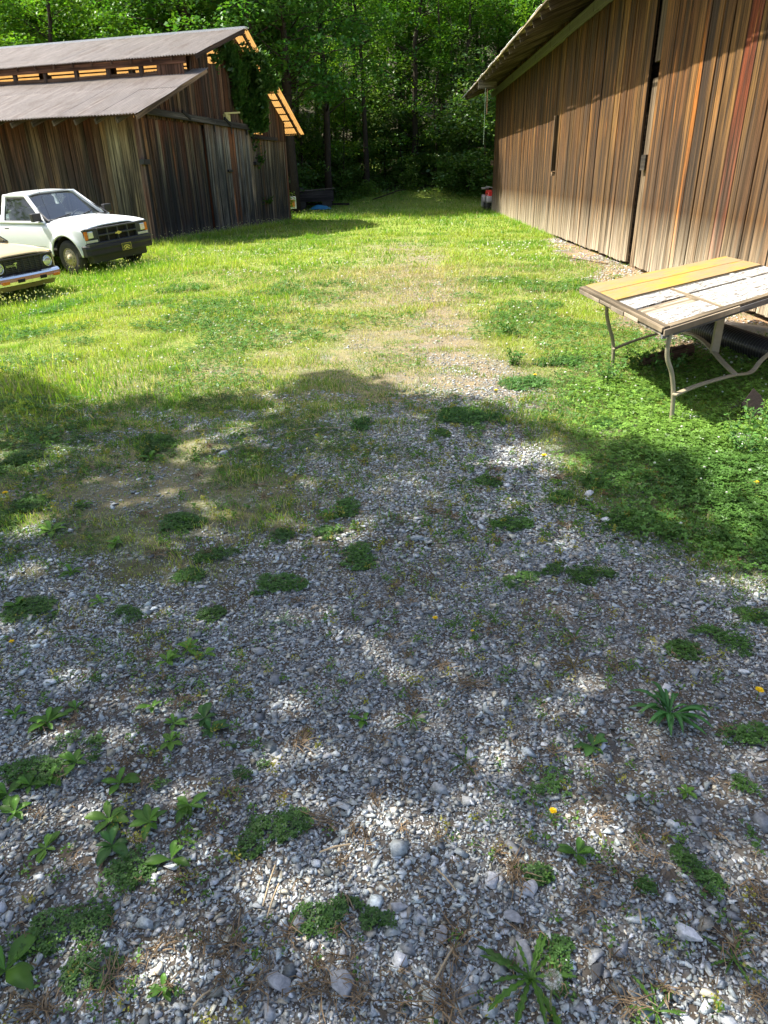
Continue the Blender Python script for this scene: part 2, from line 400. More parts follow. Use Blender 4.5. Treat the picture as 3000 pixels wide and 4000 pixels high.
M_tan = simple('faded_tan_paint', (.46, .36, .19), .45, 0, .12, 3, 0, 40, .5, .2)
M_dkpl = simple('dark_gray_plastic', (.045, .045, .045), .5, 0, .25, 9)
M_chrome = simple('chrome', (.75, .75, .74), .12, 1, .05, 5)
M_lens = simple('headlamp_glass', (.62, .64, .60), .08, .55, .3, 25)
M_amberl = simple('amber_lens', (.75, .20, .02), .2, 0, .2, 20)
M_clearl = simple('frosted_lens', (.62, .60, .42), .25, 0, .15, 20)
M_hub = simple('beige_hubcap', (.40, .34, .22), .5, .2, .2, 14)
M_glass = glass_mat('car_glass', (.62, .70, .64), .0)
M_glassf = glass_mat('windshield_glass', (.72, .80, .77), .14)
M_seat = simple('gray_seat_fabric', (.18, .18, .17), .9, 0, .25, 12)
M_gold = simple('yellow_badge', (.75, .62, .15), .35, .3, .1, 20)
M_redv = simple('red_plastic', (.62, .03, .02), .35, 0, .15, 6, 0, 40, .5, .3)
M_grayv = simple('gray_plastic', (.30, .28, .25), .5, 0, .15, 8)
M_blue = simple('blue_tarp', (.02, .16, .30), .5, 0, .4, 5, .02, 9)
M_pipe = simple('black_drain_pipe', (.02, .02, .022), .35, 0, .2, 12)
M_rust = simple('rusted_iron', (.014, .008, .006), .85, .2, .4, 14, .003, 60)
M_yel = simple('yellow_fixture', (.50, .42, .16), .6, 0, .3, 14)
M_signw = simple('white_sign_paint', (.72, .72, .70), .5, 0, .08, 14)
M_signo = simple('orange_sign_paint', (.70, .26, .03), .5, 0, .1, 14)
M_cord = simple('twine', (.30, .16, .10), .9, 0, .2, 20)

# ------------------------------------------------------------------ ground
def build_ground():
    xs = np.unique(np.concatenate([np.arange(-200, -30, 8), np.arange(-30, -8, .7), np.arange(-8, 7, .09), np.arange(7, 30, .8), np.arange(30, 201, 8)]))
    ys = np.unique(np.concatenate([np.arange(-60, -3, 4), np.arange(-3, 12, .09), np.arange(12, 25, .25), np.arange(25, 60, .6), np.arange(60, 260, 6)]))
    X, Y = np.meshgrid(xs, ys); Z = gz(X, Y); nx, ny = len(xs), len(ys)
    V = np.stack([X, Y, Z], -1).reshape(-1, 3)
    i = np.arange(nx-1); j = np.arange(ny-1); I, J = np.meshgrid(i, j); a = J*nx+I
    F = np.stack([a, a+1, a+nx+1, a+nx], -1).reshape(-1, 4)
    x, y = X.ravel(), Y.ravel()
    G = grassiness(x, y)*(1-.35*fbm(x*2.5, y*2.5, 9, 3))*(.35+.65*sst(5.5, 8.5, y)); G = np.maximum(G, sst(20, 24, y)*.95)
    D = np.clip(.8*sst(.5, -2.2, x)*sst(2.8, 4.4, y)*sst(.40, .58, fbm(x*1.6, y*1.6, 15, 4)) + strip(x, y)*1.2*sst(4.8, 6.2, y) + .75*sst(4.8, 7.0, y) + .5*(fbm(x*1.3, y*1.3, 14, 3)-.45), 0, 1)
    Bx, By = rb_local(x, y)
    B = bare(x, y); G = G*(1-B); D = D*(1-.3*B)
    # leaf litter soil under the wood
    C = np.stack([G, D, B], -1)
    o = np_mesh('ground', V, F, C, M_ground, None, True); tag(o, 'gravel and grass yard between the two barns, rising into the wood', None, None, 'structure')
    o['label'] = 'gravel and grass yard between the two barns'
build_ground()
def wood_edge(x): return np.interp(x, [-9, -5.5, -3, 0, 3.5, 5], [40.2, 40.9, 42.8, 45.4, 45.0, 41.5])
def forest_floor():
    xs = np.arange(-130, 131, 2.0); ys = np.arange(46.5, 230, 2.0); X, Y = np.meshgrid(xs, ys); Z = gz(X, Y)+.03; nx = len(xs)
    I, J = np.meshgrid(np.arange(nx-1), np.arange(len(ys)-1)); a = J*nx+I
    m, t = mat('leaf_litter'); N = NT(t); tc = N.n('ShaderNodeTexCoord').outputs['Object']
    c = N.mix(N.noise(tc, 3, 6, .7), (.022, .020, .012), (.06, .055, .03)); N.out(N.princ(c, .95, 0, None, .1))
    o = np_mesh('forest_floor', np.stack([X, Y, Z], -1).reshape(-1, 3), np.stack([a, a+1, a+nx+1, a+nx], -1).reshape(-1, 4), np.zeros((X.size, 3)), m, None, True)
    o['kind'] = 'structure'; o['label'] = 'dark leaf litter on the wooded hillside'
forest_floor()

# ------------------------------------------------------------------ timber siding
def siding(mb, s0, s1, zb, zt, P, pal, wr=(.14, .24), th=.022, gap=.012, over=None, jit=.017, special=()):
    """upright boards from s0 to s1; P(s, off, z) -> point, off outward"""
    s = s0
    while s < s1-.03:
        wd = min(random.uniform(*wr), s1-s); c = random.choice(pal); k = random.choice([.55, .8, .9, 1.0, 1.05, 1.15, 1.3])*random.uniform(.9, 1.1)
        c = tuple(min(1, q*k*random.uniform(.98, 1.02)) for q in c)
        for (a, b, cc) in special:
            if a <= s+wd/2 < b: c = cc
        a = s+gap/2; b = s+wd-gap/2; r = random.random()*50; o = random.uniform(0, jit); t = random.uniform(-.004, .004)
        pts = []; wp = []
        for (ss, z) in ((a, zb(a)+random.uniform(-.03, .02)), (b, zb(b)), (b, zt(b)), (a, zt(a))):
            for off in (0, 1):
                oo = (o+th+ (t if ss == b else 0)) if off else 0
                pts.append(P(ss, oo, z)); wp.append((ss+r+off*.02, z, r))
        mb.add(pts, [(0, 2, 4, 6), (1, 7, 5, 3), (0, 1, 3, 2), (2, 3, 5, 4), (4, 5, 7, 6), (6, 7, 1, 0)], c, wp)
        s += wd
def corrugated(P, L, S, pitch=.076, amp=.011, rows=10, sag=.03, seed=1, ragged=.0):
    """P(l, s, h): l along the ridge 0..L, s along the slope 0..S, h above"""
    n = int(L/pitch*6); vs = []; fs = []
    rr = random.Random(seed)
    lap = [rr.uniform(-1, 1) for _ in range(int(L/.65)+3)]
    for j in range(rows+1):
        for i in range(n+1):
            l = L*i/n; s = S*j/rows
            h = amp*sin(2*pi*l/pitch) + sag*(fbm(np.array(l*.35), np.array(s*.5+seed), seed, 2)-.5)*2 + .008*lap[int(l/.65)]
            if j == 0: s -= ragged*lap[int(l/.65)]
            vs.append(P(l, s, float(h)))
    for j in range(rows):
        for i in range(n): a = j*(n+1)+i; fs.append((a, a+1, a+n+2, a+n+1))
    return MB().add(vs, fs)

PAL_R = [(0.143, 0.067, 0.018), (0.133, 0.065, 0.019), (0.153, 0.074, 0.022), (0.118, 0.055, 0.016), (0.137, 0.070, 0.022), (0.104, 0.046, 0.014), (0.157, 0.081, 0.024), (0.127, 0.059, 0.016)]
PAL_L = [(0.114, 0.048, 0.021), (0.153, 0.079, 0.039), (0.084, 0.044, 0.026), (0.122, 0.075, 0.045), (0.176, 0.106, 0.058), (0.099, 0.041, 0.019), (0.061, 0.038, 0.026)]
PAL_G = [(0.158, 0.108, 0.058), (0.209, 0.150, 0.084), (0.108, 0.080, 0.052), (0.173, 0.091, 0.039), (0.086, 0.070, 0.052), (0.216, 0.171, 0.110)]

# ------------------------------------------------------------------ right hand barn
def right_barn():
    B = thing('wooden_barn', 'tall brown plank barn with a long sunlit side wall and deep eave on the right', 'barn', (4.57, 0, 0), -BARN_TH)
    def P(s, off, z): return Vector((-off, s, z))
    Y1, ZT = 36.6, 5.35
    zt = lambda s: ZT
    # fixed wall, beyond the doors
    m = MB(); siding(m, 21.95, Y1, lambda s: .02, zt, P, PAL_R, (.15, .26)); m.build('side_wall', M_woodR, B)
    m = MB(); siding(m, 5.0, 9.0, lambda s: .06, zt, P, PAL_R, (.15, .26)); m.build('side_wall', M_woodR, B)
    # frame behind the gap and behind the doors
    m = MB(); m.box((.20, 9.0, .03), (.26, 22.0, 5.2), (.075, .055, .04), None, 1); m.build('inner_wall', M_beam, B)
    m = MB(); siding(m, 14.46, 22.0, lambda s: .07, lambda s: 4.86, lambda s, o, z: Vector((-o-.05, s, z)), PAL_R, (.15, .27)); m.box((.0, 14.46, .07), (-.045, 22.0, .25), (.2, .15, .1), None, 1)
    d = m.build('sliding_door', M_woodR, B); d['label'] = 'closed plank sliding door, farther of the two'
    sp = [(12.04, 12.18, (.34, .12, .018)), (10.36, 10.62, (.155, .038, .012)), (12.75, 12.85, (.07, .022, .012)), (13.3, 13.42, (.07, .03, .017))]
    m = MB(); siding(m, 8.0, 13.98, lambda s: .06, lambda s: 4.86, lambda s, o, z: Vector((-o-.05, s, z)), PAL_R, (.16, .30), special=sp)
    d = m.build('sliding_door', M_woodR, B); d['label'] = 'closed plank sliding door with orange streaks, nearer of the two'
    m = MB(); m.box((-.02, 14.05, .0), (.10, 14.40, 3.15), (.16, .115, .07), None, 2); m.box((-.03, 14.06, 3.4), (.10, 14.40, 5.2), (.16, .115, .07), None, 2); m.build('door_post', M_beam, B)
    m = MB(); m.box((-.09, 14.05, 1.70), (.05, 14.30, 1.95), (.05, .04, .03), None, 1); m.build('door_stop', M_beam, B)
    # upright guide board by the farther door
    m = MB(); m.box((-.19, 22.02, 1.72), (-.02, 22.10, 3.10), (.26, .18, .11), None, 2); m.box((-.16, 22.0, 1.60), (-.03, 22.14, 1.70), (.2, .14, .09), None, 1); m.build('guide_board', M_woodR, B)
    # door track
    m = MB(); m.box((-.20, 8.0, 4.87), (-.02, 37.2, 5.02)); m.box((-.215, 8.0, 5.0), (-.02, 37.2, 5.05)); m.box((-.185, 8.0, 4.83), (-.15, 37.2, 4.875))
    for k in range(12): m.box((-.21, 9+k*2.4, 4.86), (-.20, 9.06+k*2.4, 5.03))
    m.build('door_track', M_rail, B)
    # far gable wall with a bolted block
    sl = .36; zr = 5.0+(6.2+1.35)*sl
    m = MB(); siding(m, 0, 12.2, lambda s: .02, lambda s: min(5.30+s*sl, 5.30+(12.2-s)*sl), lambda s, o, z: Vector((s, Y1+o, z)), PAL_R); m.build('gable_wall', M_woodR, B)
    m = MB(); siding(m, 0, 12.2, lambda s: .02, lambda s: min(5.30+s*sl, 5.30+(12.2-s)*sl), lambda s, o, z: Vector((s, 5.0-o, z)), PAL_R); m.build('gable_wall', M_woodR, B)
    m = MB(); siding(m, 5.0, Y1, lambda s: .02, lambda s: 5.2, lambda s, o, z: Vector((12.2+o, s, z)), PAL_R); m.build('side_wall', M_woodR, B)
    m = MB(); m.box((-.15, Y1+.02, 2.02), (.3, Y1+.12, 2.22), (.4, .28, .17), None, 0); m.build('wall_block', M_woodR, B)
    # roof
    L = 34.6
    def Q(l, s, h): return Vector((-1.36+s, 4.4+l, 5.02+s*sl+h))
    rp = thing('roof', None, None, (0, 0, 0)); rp.parent = B
    for k in ('label', 'category'):
        if k in rp: del rp[k]
    corrugated(Q, L, 7.55, .076, .013, 6, .02, 3, .03).build('roof_sheet', M_corr2, rp, True)
    def Q2(l, s, h): return Vector((13.56-s, 4.4+l, 5.02+s*sl+h))
    corrugated(Q2, L, 7.5, .2, .013, 4, .02, 5).build('roof_sheet', M_corr2, rp, True)
    m = MB()
    for k in range(34):
        y = 4.95+k*1.0
        m.bar((-1.30, y, 4.88), (6.2, y, 4.88+7.5*sl), .05, .17, (.13, .10, .07), wood=True)
    m.build('rafters', M_beam, rp)
    m = MB()
    for s in np.arange(.08, 7.5, .62): m.box((-1.36+s, 4.45, 4.965+s*sl), (-1.36+s+.09, 38.9, 4.995+s*sl), (.22, .17, .11), None, 1)
    m.box((-1.37, 4.45, 4.965), (-1.345, 38.95, 5.0), (.3, .24, .15), None, 1)
    m.build('purlins', M_beam, rp)
    m = MB(); m.box((-1.42, 31.1, 4.62), (-.72, 31.16, 4.93), (.18, .15, .11), None, 0); m.build('hanging_board', M_beam, rp)
    t = MB(); t.tube([(-1.2, 30.6, 4.6), (-1.19, 30.6, 3.6), (-1.2, 30.6, 2.7)], .008, 5); o = t.build('hanging_twine', simple('pale_twine', (.20, .26, .20), .9), B)
    t = MB(); t.tube([(-1.08, 31.0, 4.6), (-1.07, 31.0, 3.75)], .010, 5); t.build('hanging_twine', M_cord, B)
right_barn()

# ------------------------------------------------------------------ left hand barn
def left_barn():
    B = thing('wooden_barn', 'low dark weathered barn with two-level corrugated roof and vine covered gable on the left', 'barn', (LB_N[0], LB_N[1], 0), -LB_PH)
    # local: X = along gable normal (toward the yard), Y = along the gable away from camera; t (away along ridge) = -X
    W = 10.42
    def G(s, off, z): return Vector((off, s, z))
    def S(t, off, z): return Vector((-t, -off, z))
    lo = lambda s: 3.31+(s+.72)*.358-.10
    hi = lambda s: (5.13+(s-2.88)*.327 if s < 6.49 else 6.31-(s-6.49)*.647)-.10
    ztop = lambda s: lo(s) if s < 3.30 else hi(s)
    zw = lambda s: 3.40-.03*s
    # gable: lower wall, door, upper gable boards lapped proud
    m = MB(); siding(m, 0, 3.62, lambda s: -.05, lambda s: 3.42, G, PAL_G+PAL_L, (.10, .2)); m.build('gable_wall', M_woodL, B)
    m = MB(); siding(m, 7.16, W, lambda s: -.05, lambda s: 3.2, G, PAL_G, (.10, .2)); m.build('gable_wall', M_woodL, B)
    m = MB(); siding(m, 3.74, 7.12, lambda s: .06, lambda s: 3.36, lambda s, o, z: Vector((o+.07, s, z)), [(.27, .245, .205), (.33, .29, .23), (.22, .20, .17), (.28, .21, .14)], (.10, .19), special=[(5.3, 5.75, (.30, .12, .05))]); m.box((0, 3.74, .1), (.065, 7.1, 3.2), (.05, .04, .03), None, 2)
    m.build('sliding_door', M_woodL, B)
    m = MB(); m.box((-.05, 3.60, 0), (-.01, 3.78, 3.3), (.01, .01, .01), None, 2); m.build('door_gap', M_void, B)
    m = MB(); siding(m, 0.0, 4.55, lambda s: 3.30 if s > 3.6 else 3.32, lambda s: ztop(s), lambda s, o, z: Vector((o+.03, s, z)), PAL_L, (.12, .2))
    siding(m, 4.55, 5.02, lambda s: 3.3, lambda s: 5.1, lambda s, o, z: Vector((o+.03, s, z)), PAL_L, (.12, .2))
    siding(m, 5.02, 5.42, lambda s: 3.3, lambda s: 5.12, lambda s, o, z: Vector((o+.03, s, z)), PAL_L, (.12, .2))
    siding(m, 5.42, 8.3, lambda s: 3.3, lambda s: ztop(s), lambda s, o, z: Vector((o+.03, s, z)), PAL_L, (.12, .2))
    siding(m, 8.3, W, lambda s: 3.02, lambda s: ztop(s), lambda s, o, z: Vector((o+.03, s, z)), PAL_L, (.12, .2))
    m.build('gable_boards', wood_mat('red_brown_wood', (.1, .1, .1), .01, 0, None, (2, 3), .14, 1.0), B)
    m = MB(); m.box((-.06, 3.5, 3.0), (-.01, 7.3, 3.6), (.03, .02, .02), None, 1); m.build('light_stop_board', M_beam, B)  # board added behind the seam to block light leaking through the gable
    m = MB(); m.box((-.02, -.06, 0), (.05, .10, 3.3), (.30, .27, .22), None, 2); m.build('corner_post', M_woodL, B)
    m = MB(); m.box((-.02, W-.1, 0), (.05, W+.04, 3.1), (.22, .18, .13), None, 2); m.build('corner_post', M_woodL, B)
    # door track and brackets
    m = MB(); m.bar((.15, .05, 3.50), (.15, 7.15, 3.37), .10, .17, (.10, .085, .07), wood=True); m.bar((.20, 2.3, 3.60), (.20, 2.75, 3.42), .06, .09, (.05, .045, .04), wood=True); m.bar((.2, 5.0, 3.56), (.2, 5.4, 3.38), .06, .09, (.05, .045, .04), wood=True)
    m.box((.02, 7.14, 3.03), (.12, 9.5, 3.14), (.05, .04, .035), None, 1)
    m.build('door_track', M_beam, B)
    for s in (4.3, 5.5, 6.7): m = MB(); m.box((.14, s, 3.12), (.17, s+.06, 3.4)); m.box((.12, s+.01, 3.35), (.2, s+.05, 3.42)); m.build('door_hanger', M_black, B)
    m = MB(); m.box((.02, -.10, 2.13), (.16, .22, 2.26)); m.build('wall_bracket', M_black, B)
    m = MB(); m.box((.02, 7.28, 2.16), (.14, 7.62, 2.26)); m.build('wall_bracket', M_black, B); m = MB(); m.box((.1, 5.02, 1.92), (.16, 5.35, 1.99)); m.build('wall_bracket', M_black, B)
    m = MB(); m.box((.05, 5.2, 3.42), (.18, 5.5, 3.70)); m.bar((.12, 5.2, 3.72), (.45, 5.7, 3.76), .05, .05); m.box((.18, 5.28, 3.50), (.2, 5.42, 3.62)); m.build('light_fixture', M_yel, B)
    # side wall toward the camera
    m = MB(); siding(m, 0, 22, lambda s: -.25, lambda s: 3.45, S, [(.11, .048, .023), (.14, .078, .04), (.085, .045, .026), (.15, .095, .052), (.10, .043, .02)], (.17, .30), special=[(.55, .95, (.30, .24, .14)), (.1, .42, (.26, .19, .105)), (1.05, 1.2, (.2, .13, .06))]); m.build('side_wall', M_woodL, B)
    m = MB()
    for t in [.12, .8, 1.47, 2.19, 2.9, 3.62]+[3.62+.72*k for k in range(1, 25)]:
        m = MB(); m.bar(S(t, .02, 3.42), S(t, .66, 3.20), .045, .13, (.16, .12, .09), wood=True)
        m.build('eave_bracket', M_beam, B)
    m = MB(); m.add([S(22, 0, -.2), S(22, -W, -.2), S(22, -W, 3.0), S(22, -6.4, 6.2), S(22, 0, 3.3)], [(0, 1, 2, 3, 4)], (.2, .12, .07), [(p, 0, 0) for p in range(5)]); m.build('gable_wall', M_woodL, B, solid=.03)
    m = MB(); siding(m, 0, 22, lambda s: -.05, lambda s: 3.1, lambda s, o, z: Vector((-s, W+o, z)), PAL_L, (.2, .3)); m.build('side_wall', M_woodL, B)
    # lower and upper metal roof
    rp = thing('roof', None, None); rp.parent = B
    ca = atanl = math.atan(.358)
    def R1(l, s, h): return Vector((.59-l, -.72+s*cos(ca), 3.31+s*sin(ca)+h))
    S1 = 4.27/cos(ca)
    corrugated(lambda l, s, h: R1(l, s, h+.022), 23, S1*.56, .10, .018, 8, .03, 7, .02).build('lower_roof', M_corr, rp, True)
    corrugated(lambda l, s, h: R1(l, s+S1*.53, h), 23, S1*.47, .10, .018, 8, .03, 17, .02).build('lower_roof', M_corr, rp, True)
    cb = math.atan(.327)
    def R2(l, s, h): return Vector((.59-l, 2.88+s*cos(cb), 5.13+s*sin(cb)+h))
    corrugated(R2, 23, 3.61/cos(cb), .10, .018, 12, .03, 9, .02).build('upper_roof', M_corr, rp, True)
    m = MB(); m.box((-22, 6.38, 6.27), (.60, 6.60, 6.335)); m.build('ridge_cap', simple('ridge_tin', (.6, .6, .6), .4, .4), rp)
    cc = math.atan(.647); Lr = 4.64/cos(cc)
    def R3(l, s, h): return Vector((.62-l, 11.13-s*cos(cc), 3.31+s*sin(cc)+h))
    corrugated(R3, 23, Lr, .076, .011, 8, .02, 4).build('amber_roof', M_amber, rp, True)
    m = MB()
    for s in np.arange(.10, Lr, .40): m.bar(R3(.16, s, -.045), R3(23, s, -.045), .07, .04, (.10, .055, .03), wood=True)
    for s in np.arange(.2, 4.4, .55): m.bar(R1(.06, s, -.04), R1(23, s, -.04), .07, .045, (.10, .06, .04), wood=True)
    for s in np.arange(.12, 3.75, .5): m.bar(R2(.06, s, -.04), R2(23, s, -.04), .07, .045, (.10, .06, .04), wood=True)
    m.build('purlins', M_beam, rp)
    m = MB()
    m.bar(R3(.20, 0, -.09), R3(.20, Lr, -.09), .05, .11, (.09, .05, .03), wood=True)
    m.bar(R1(.05, 0.02, -.07), R1(.05, 4.5, -.07), .03, .11, (.22, .14, .09), wood=True)
    m.bar(R2(.05, 0.02, -.08), R2(.05, 3.75, -.08), .03, .12, (.06, .035, .025), wood=True)
    m.build('barge_board', M_beam, rp)
    m = MB(); m.bar(R3(.56, Lr-.9, -.12), R3(-.0+.25, Lr-2.6, -.12), .07, .05, (.07, .04, .03), wood=True); m.build('brace', M_beam, rp)
    # the open band between the roofs: plates, posts, studs
    m = MB()
    m.box((-22, 2.98, 4.93), (.12, 3.06, 5.10), (.16, .075, .045), None, 0)
    for t in np.arange(.3, 22, 1.2): m.box((-t-.06, 3.02, 4.6), (-t+.06, 3.12, 5.0), (.09, .06, .045), None, 2)
    for t in np.arange(.3, 22, .72): m.bar((-t, 2.90, 5.06), (-t, 3.5, 5.26), .045, .12, (.12, .07, .045), wood=True)
    m.box((-22, 3.04, 4.66), (0, 3.08, 4.76), (.12, .07, .045), None, 0)
    m.box((-.9, 3.0, 4.6), (.02, 3.05, 5.05), (.10, .05, .03), None, 2)
    m.build('monitor_framing', M_beam, rp)
    # inner frame seen through the openings
    m = MB()
    for t in np.arange(2, 22, 3.2):
        for s in (3.3, 7.0): m.box((-t-.08, s-.08, 0), (-t+.08, s+.08, 4.9 if s < 4 else 5.7), (.10, .07, .05), None, 2)
        m.bar((-t, 0, 3.2), (-t, W, 3.0), .1, .15, (.1, .07, .05), wood=True)
    m.build('inner_frame', M_beam, B)
left_barn()

# ------------------------------------------------------------------ leaves and trees
LEAF_V = np.array([(0, 0, 0), (.30, .42, .05), (0, 1, -.06), (-.30, .42, .05)]); LEAF_F = np.array([(0, 1, 2, 3)])
def leaf_cloud(P, size, col, upbias=.6, rng=RNG, droop=.3):
    """P (n,3) leaf positions; returns V,F,C of quads; leaves tilt around random directions"""
    n = len(P); yaw = rng.uniform(0, 2*pi, n); tilt = np.abs(rng.normal(droop, upbias, n)); td = rng.uniform(0, 2*pi, n)
    sc = size*rng.uniform(.6, 1.3, n)
    return inst(LEAF_V, LEAF_F, P, rotmats(yaw, tilt, td, n), sc, col)
def crown_points(rng, clusters, per):
    P = []
    for (c, r) in clusters:
        k = int(per*rng.uniform(.6, 1.3)*(r/.8)**2); d = rng.normal(0, 1, (k, 3)); d /= np.linalg.norm(d, axis=1)[:, None]
        rad = rng.uniform(.35, 1, (k, 1))**.5
        q = d*rad*np.array([r, r, r*.45]); q[:, 2] -= .35*r*(rad[:, 0]**2)
        P.append(np.array(c)+q)
    return np.concatenate(P)
def leaf_cols(P, rng, base=(.055, .115, .028), cell=1.6):
    n = len(P); k = .65+.8*fbm(P[:, 0]/cell+9, P[:, 2]/cell+P[:, 1]/cell, 4, 2); k = k*rng.uniform(.75, 1.25, n)
    C = np.array(base)[None]*k[:, None]; C[:, 0] *= rng.uniform(.8, 1.35, n); return C
def make_tree(name, label, H, seed, r0=.16, crown0=.3, spread=2.6, ncl=80, per=90, lsize=.17, base=(.045, .125, .020), lean=.6, group=None, bark=None, cat='tree'):
    rng = np.random.default_rng(seed); rd = random.Random(seed)
    root = thing(name, label, cat, group=group)
    m = MB(); pts = []; n = 9; lx, ly = rd.uniform(-lean, lean), rd.uniform(-lean, lean)
    for i in range(n+1):
        f = i/n; pts.append((lx*f*f+rd.uniform(-.08, .08)*f*3, ly*f*f+rd.uniform(-.08, .08)*f*3, -.3+H*.95*f))
    m.tube(pts, [r0*(1.25 if i == 0 else 1-.85*i/n) for i in range(n+1)], 8)
    cl = []
    for b in range(int(ncl/2.2)):
        f = rd.uniform(crown0, 1.0)**.9; i = min(int(f*n), n-1); p = Vector(pts[i]).lerp(Vector(pts[i+1]), f*n-i)
        a = rd.uniform(0, 2*pi); env = spread*(1.0 if f < .6 else 1.35*(1.12-f)/.75+.15); L = env*rd.uniform(.45, 1.05)
        e = p+Vector((cos(a)*L, sin(a)*L, L*rd.uniform(-.05, .55)))
        mid = p.lerp(e, .5)+Vector((0, 0, L*.12))
        m.tube([p, mid, e], [r0*.22*(1.1-f*.6), r0*.14*(1.1-f*.6), .012], 5)
        for q in range(rd.choice([1, 2, 3])):
            t = rd.uniform(.55, 1.08); c = p.lerp(e, t); cl.append(((c.x+rd.uniform(-.5, .5), c.y+rd.uniform(-.5, .5), c.z+rd.uniform(-.2, .3)), rd.uniform(.45, 1.0)))
    m.build('trunk', bark or M_bark, root, True)
    P = crown_points(rng, cl, per)
    V, F, C = leaf_cloud(P, lsize, leaf_cols(P, rng, base), .55, rng)
    np_mesh('crown', V, F, C, M_leaf, root)
    return root
def place(proto, x, y, rz, s, used, label=None, z=None):
    o = proto if not used else copy_tree(proto)
    o.location = (x, y, float(gz(x, y)) if z is None else z); o.rotation_euler = (0, 0, rz); o.scale = (s, s, s*random.uniform(.92, 1.1))
    if label: o['label'] = label
    return o

def forest():
    G1 = 'tall trees of the wood behind the barns'
    protos = [
        make_tree('leafy_tree', 'tall leafy tree standing in the wood behind the barns', 15, 1, .22, .14, 3.0, 125, 95, .19, group=G1),
        make_tree('leafy_tree', 'tall leafy tree standing in the wood behind the barns', 13, 2, .19, .30, 2.4, 85, 95, .18, (.055, .14, .020), group=G1),
        make_tree('leafy_tree', 'tall leafy tree standing in the wood behind the barns', 17, 3, .19, .20, 3.2, 130, 105, .19, (.035, .105, .022), group=G1),
        make_tree('leafy_tree', 'tall leafy tree standing in the wood behind the barns', 11, 4, .10, .06, 2.2, 100, 90, .17, (.080, .17, .020), group=G1),
        make_tree('leafy_tree', 'tall leafy tree standing in the wood behind the barns', 14, 5, .2, .45, 2.2, 60, 90, .18, (.042, .115, .02), group=G1)]
    used = [False]*5; rd = random.Random(5)
    rows = [(41.8, 3.0, [0, 2, 1], -20, -4.2), (44.6, 2.8, [3, 0, 2], -24, -3.2), (47.5, 2.4, [0, 3, 1, 4, 2], -27, 14), (51, 2.5, [3, 1, 2, 0, 4, 3], -30, 16), (56, 2.9, [2, 0, 3, 1, 4], -33, 18), (63, 3.8, [0, 2, 1, 3], -36, 20), (74, 4.6, [2, 0, 1], -42, 24), (88, 6, [2, 0], -48, 28)]
    for ri, (y, dx, ids, xa, xb) in enumerate(rows):
        x = xa
        while x < xb:
            k = rd.choice(ids); yy = y+rd.uniform(-1.7, 1.7); xx = x+rd.uniform(-.8, .8)
            if ri <= 1 and -1.2 < xx-.3 < .6 and rd.random() < .0: pass
            place(protos[k], xx, yy, rd.uniform(0, 6.3), rd.uniform(.8, 1.15)*(1.12 if ri > 2 else 1), used[k]); used[k] = True
            x += dx*rd.uniform(.75, 1.3)
    for (x, y, sc_, k, lab) in ((-6.2, 37.7, 1.12, 2, 'tall tree whose trunk rises right behind the amber edged gable roof'), (-9.2, 39.0, 1.2, 0, None), (-5.2, 40.6, 1.15, 2, 'tall slim trunked tree standing behind the old wagon'), (-7.4, 42.0, 1.2, 2, None), (-11.5, 41.2, 1.2, 0, None), (-4.8, 38.9, 1.15, 2, None), (-3.4, 43.4, 1.1, 2, 'tall tree at the left side of the grassy bank just right of the wagon')):
        place(protos[k], x, y, x*y, sc_, used[k], lab)
    # unseen trees added along the left of the yard to dim the western sky
    for i in range(9): place(protos[[0, 2, 3][i % 3]], -21.5+(i % 2)*2, -15+i*4.2, i*1.7, 1.1, True, 'unseen leafy tree added along the left side of the yard to dim the sky', None)
    # slim bare trunks between
    G2 = 'thin bare saplings at the edge of the wood'
    sp = None
    for k in range(12):
        x = rd.uniform(-9, 7.5); y = rd.uniform(46, 51)
        if sp is None:
            sp = thing('sapling', 'thin bare sapling trunk in the shade at the edge of the wood', 'sapling', group=G2)
            m = MB(); pts = [(0.1*sin(i*1.3), .08*cos(i*1.7), -.2+i*1.1) for i in range(9)]; m.tube(pts, [.05-.004*i for i in range(9)], 6)
            for i in range(3, 9): m.tube([pts[i], (pts[i][0]+rd.uniform(-.6, .6), pts[i][1]+rd.uniform(-.5, .5), pts[i][2]+.7)], [.015, .005], 4)
            m.build('trunk', M_bark, sp, True); o = sp
        else: o = copy_tree(sp)
        s = rd.uniform(.6, 1.2); o.location = (x, y, float(gz(x, y))); o.rotation_euler = (rd.uniform(-.09, .09), rd.uniform(-.12, .12), rd.uniform(0, 6)); o.scale = (s*1.1, s*1.1, s)
    # understorey bushes
    G3 = 'leafy bushes along the foot of the wood'
    bp = [make_tree('leafy_bush', 'dense green bush at the foot of the wood', h, 30+i, .05, .02, sp_, nc, 85, .16, b_, .3, group=G3, cat='bush') for i, (h, sp_, nc, b_) in enumerate([(3.4, 1.6, 46, (.06, .125, .03)), (4.6, 1.8, 54, (.045, .10, .03)), (2.2, 1.3, 34, (.07, .14, .03))])]
    ub = [False]*3
    x = -13.0
    for (dy, xa, xb, st) in ((1.0, -9.5, 12, 2.2), (3.0, -12, 12, 1.9), (6, -13, 12, 2.1), (10, -16, 13, 2.6)):
        x = xa
        while x < xb:
            k = rd.choice([0, 1, 2, 1]); y = float(wood_edge(x))+dy+rd.uniform(-.8, .8)
            s = rd.uniform(.7, 1.2)*(.6 if dy < 2 and x > -3 else 1)*(1.5 if dy > 5 else 1)
            if not (dy < 2 and -6 < x < -2): place(bp[k], x, y, rd.uniform(0, 6), s, ub[k]); ub[k] = True
            x += st*rd.uniform(.7, 1.3)
